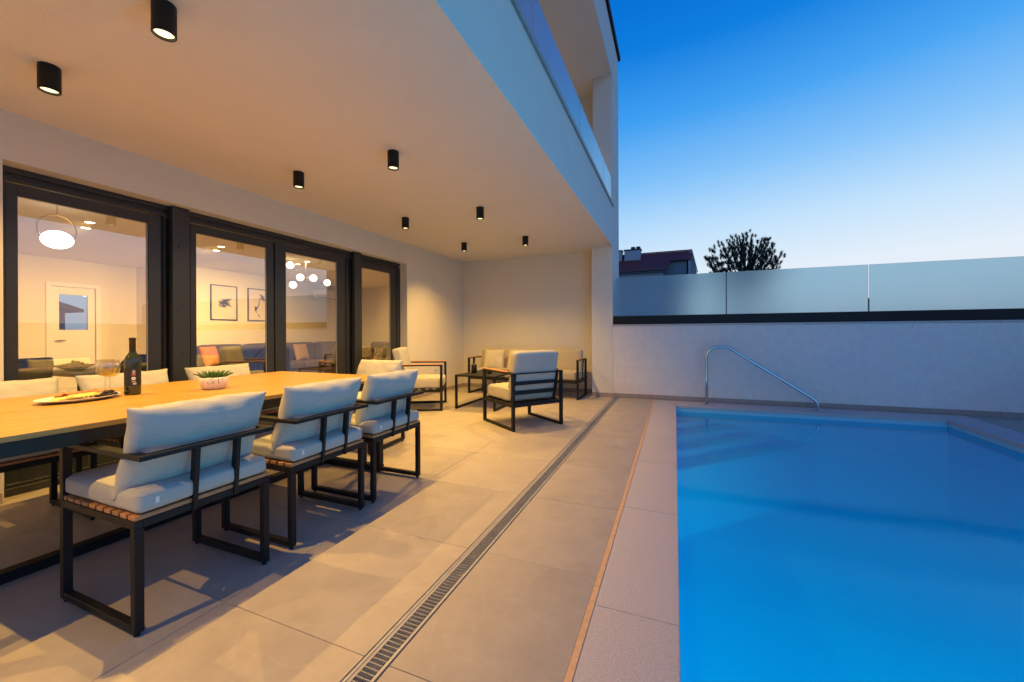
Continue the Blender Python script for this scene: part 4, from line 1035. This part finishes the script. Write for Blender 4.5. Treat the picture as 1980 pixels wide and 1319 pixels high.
tr = tag(empty('pine_tree', (0, 0, -.4)), 'dark rounded pine tree silhouetted against the evening sky beyond the screen', 'tree')
base = ray_pt(1440, 640, 33); base.z = -.4; tr.location = base
def RP(px, py, dd=0): return ray_pt(px, py, 33 + dd) - base
trunk_top = RP(1440, 470)
obj('trunk', tube(bmesh.new(), [(0, 0, 0), RP(1441, 600), RP(1439, 540), RP(1441, 500), trunk_top], [.22, .19, .15, .08, .03], 9), bark_m, tr, smooth=True)
rt_ = random.Random(11)
limbs = bmesh.new(); fol = bmesh.new()
def tuft(p, d, s):
    d = d.normalized()
    for k in range(60):
        a = Vector((rt_.gauss(0, 1), rt_.gauss(0, 1), rt_.gauss(0, 1))).normalized() * .75 + d * rt_.uniform(.2, 1.4)
        a = a.normalized() * s * rt_.uniform(.6, 1.15); q = p + d * rt_.uniform(-.5, .6) * s
        sd = a.cross(Vector((rt_.random(), rt_.random(), rt_.random()))).normalized() * s * .075
        fol.faces.new([fol.verts.new(q - sd), fol.verts.new(q + sd), fol.verts.new(q + a)])
def outline(ang):      # crown silhouette radius (metres) against angle from the vertical, measured from (1440, 525)
    return None
tips = [(1366, 503), (1378, 488), (1384, 505), (1396, 474), (1404, 486), (1412, 470), (1424, 460), (1432, 470), (1444, 456), (1456, 458), (1452, 474), (1466, 472), (1474, 467), (1486, 469), (1480, 484), (1494, 478), (1498, 490), (1511, 494), (1500, 503), (1376, 512), (1490, 512), (1418, 484), (1440, 482), (1462, 488), (1400, 498), (1426, 500), (1450, 500), (1474, 500), (1390, 515), (1410, 512), (1432, 514), (1456, 514), (1476, 512)]
for (x, y) in tips:
    for rep in range(3):
        jx, jy = (0, 0) if rep == 0 else (rt_.uniform(-7, 7), rt_.uniform(-2, 8)); dd = rt_.uniform(-1.6, 1.6)
        e = RP(x + jx, y + jy, dd); s0 = RP(1440 + (x - 1440) * .05, min(600, y + 48 + abs(x - 1440) * .2))
        mid = Vector((s0.x + (e.x - s0.x) * .72, s0.y + (e.y - s0.y) * .7, s0.z + (e.z - s0.z) * .30))
        path = []
        for i in range(7):
            f = i / 6; path.append(s0.lerp(mid, f).lerp(mid.lerp(e, f), f))
        tube(limbs, path, [.035 * (1 - i / 7.5) for i in range(7)], 5)
        for i in range(3, 7):
            d = (path[i] - path[i - 1]).normalized() * .6 + Vector((0, 0, .5))
            tuft(path[i], d, .21 + .07 * rt_.random())
            if i > 3 and rt_.random() < .55:
                o_ = path[i] + Vector((rt_.uniform(-.4, .4), rt_.uniform(-.4, .4), rt_.uniform(-.1, .22))); tuft(o_, d, .20)
for k in range(150):                       # lower, denser part behind the screen
    x = rt_.uniform(1372, 1506); y = rt_.uniform(526, 625); tuft(RP(x, y, rt_.uniform(-1.8, 1.8)), Vector((0, 0, 1)), .25)
obj('limbs', limbs, bark_m, tr)
obj('crown', fol, needle_m, tr)
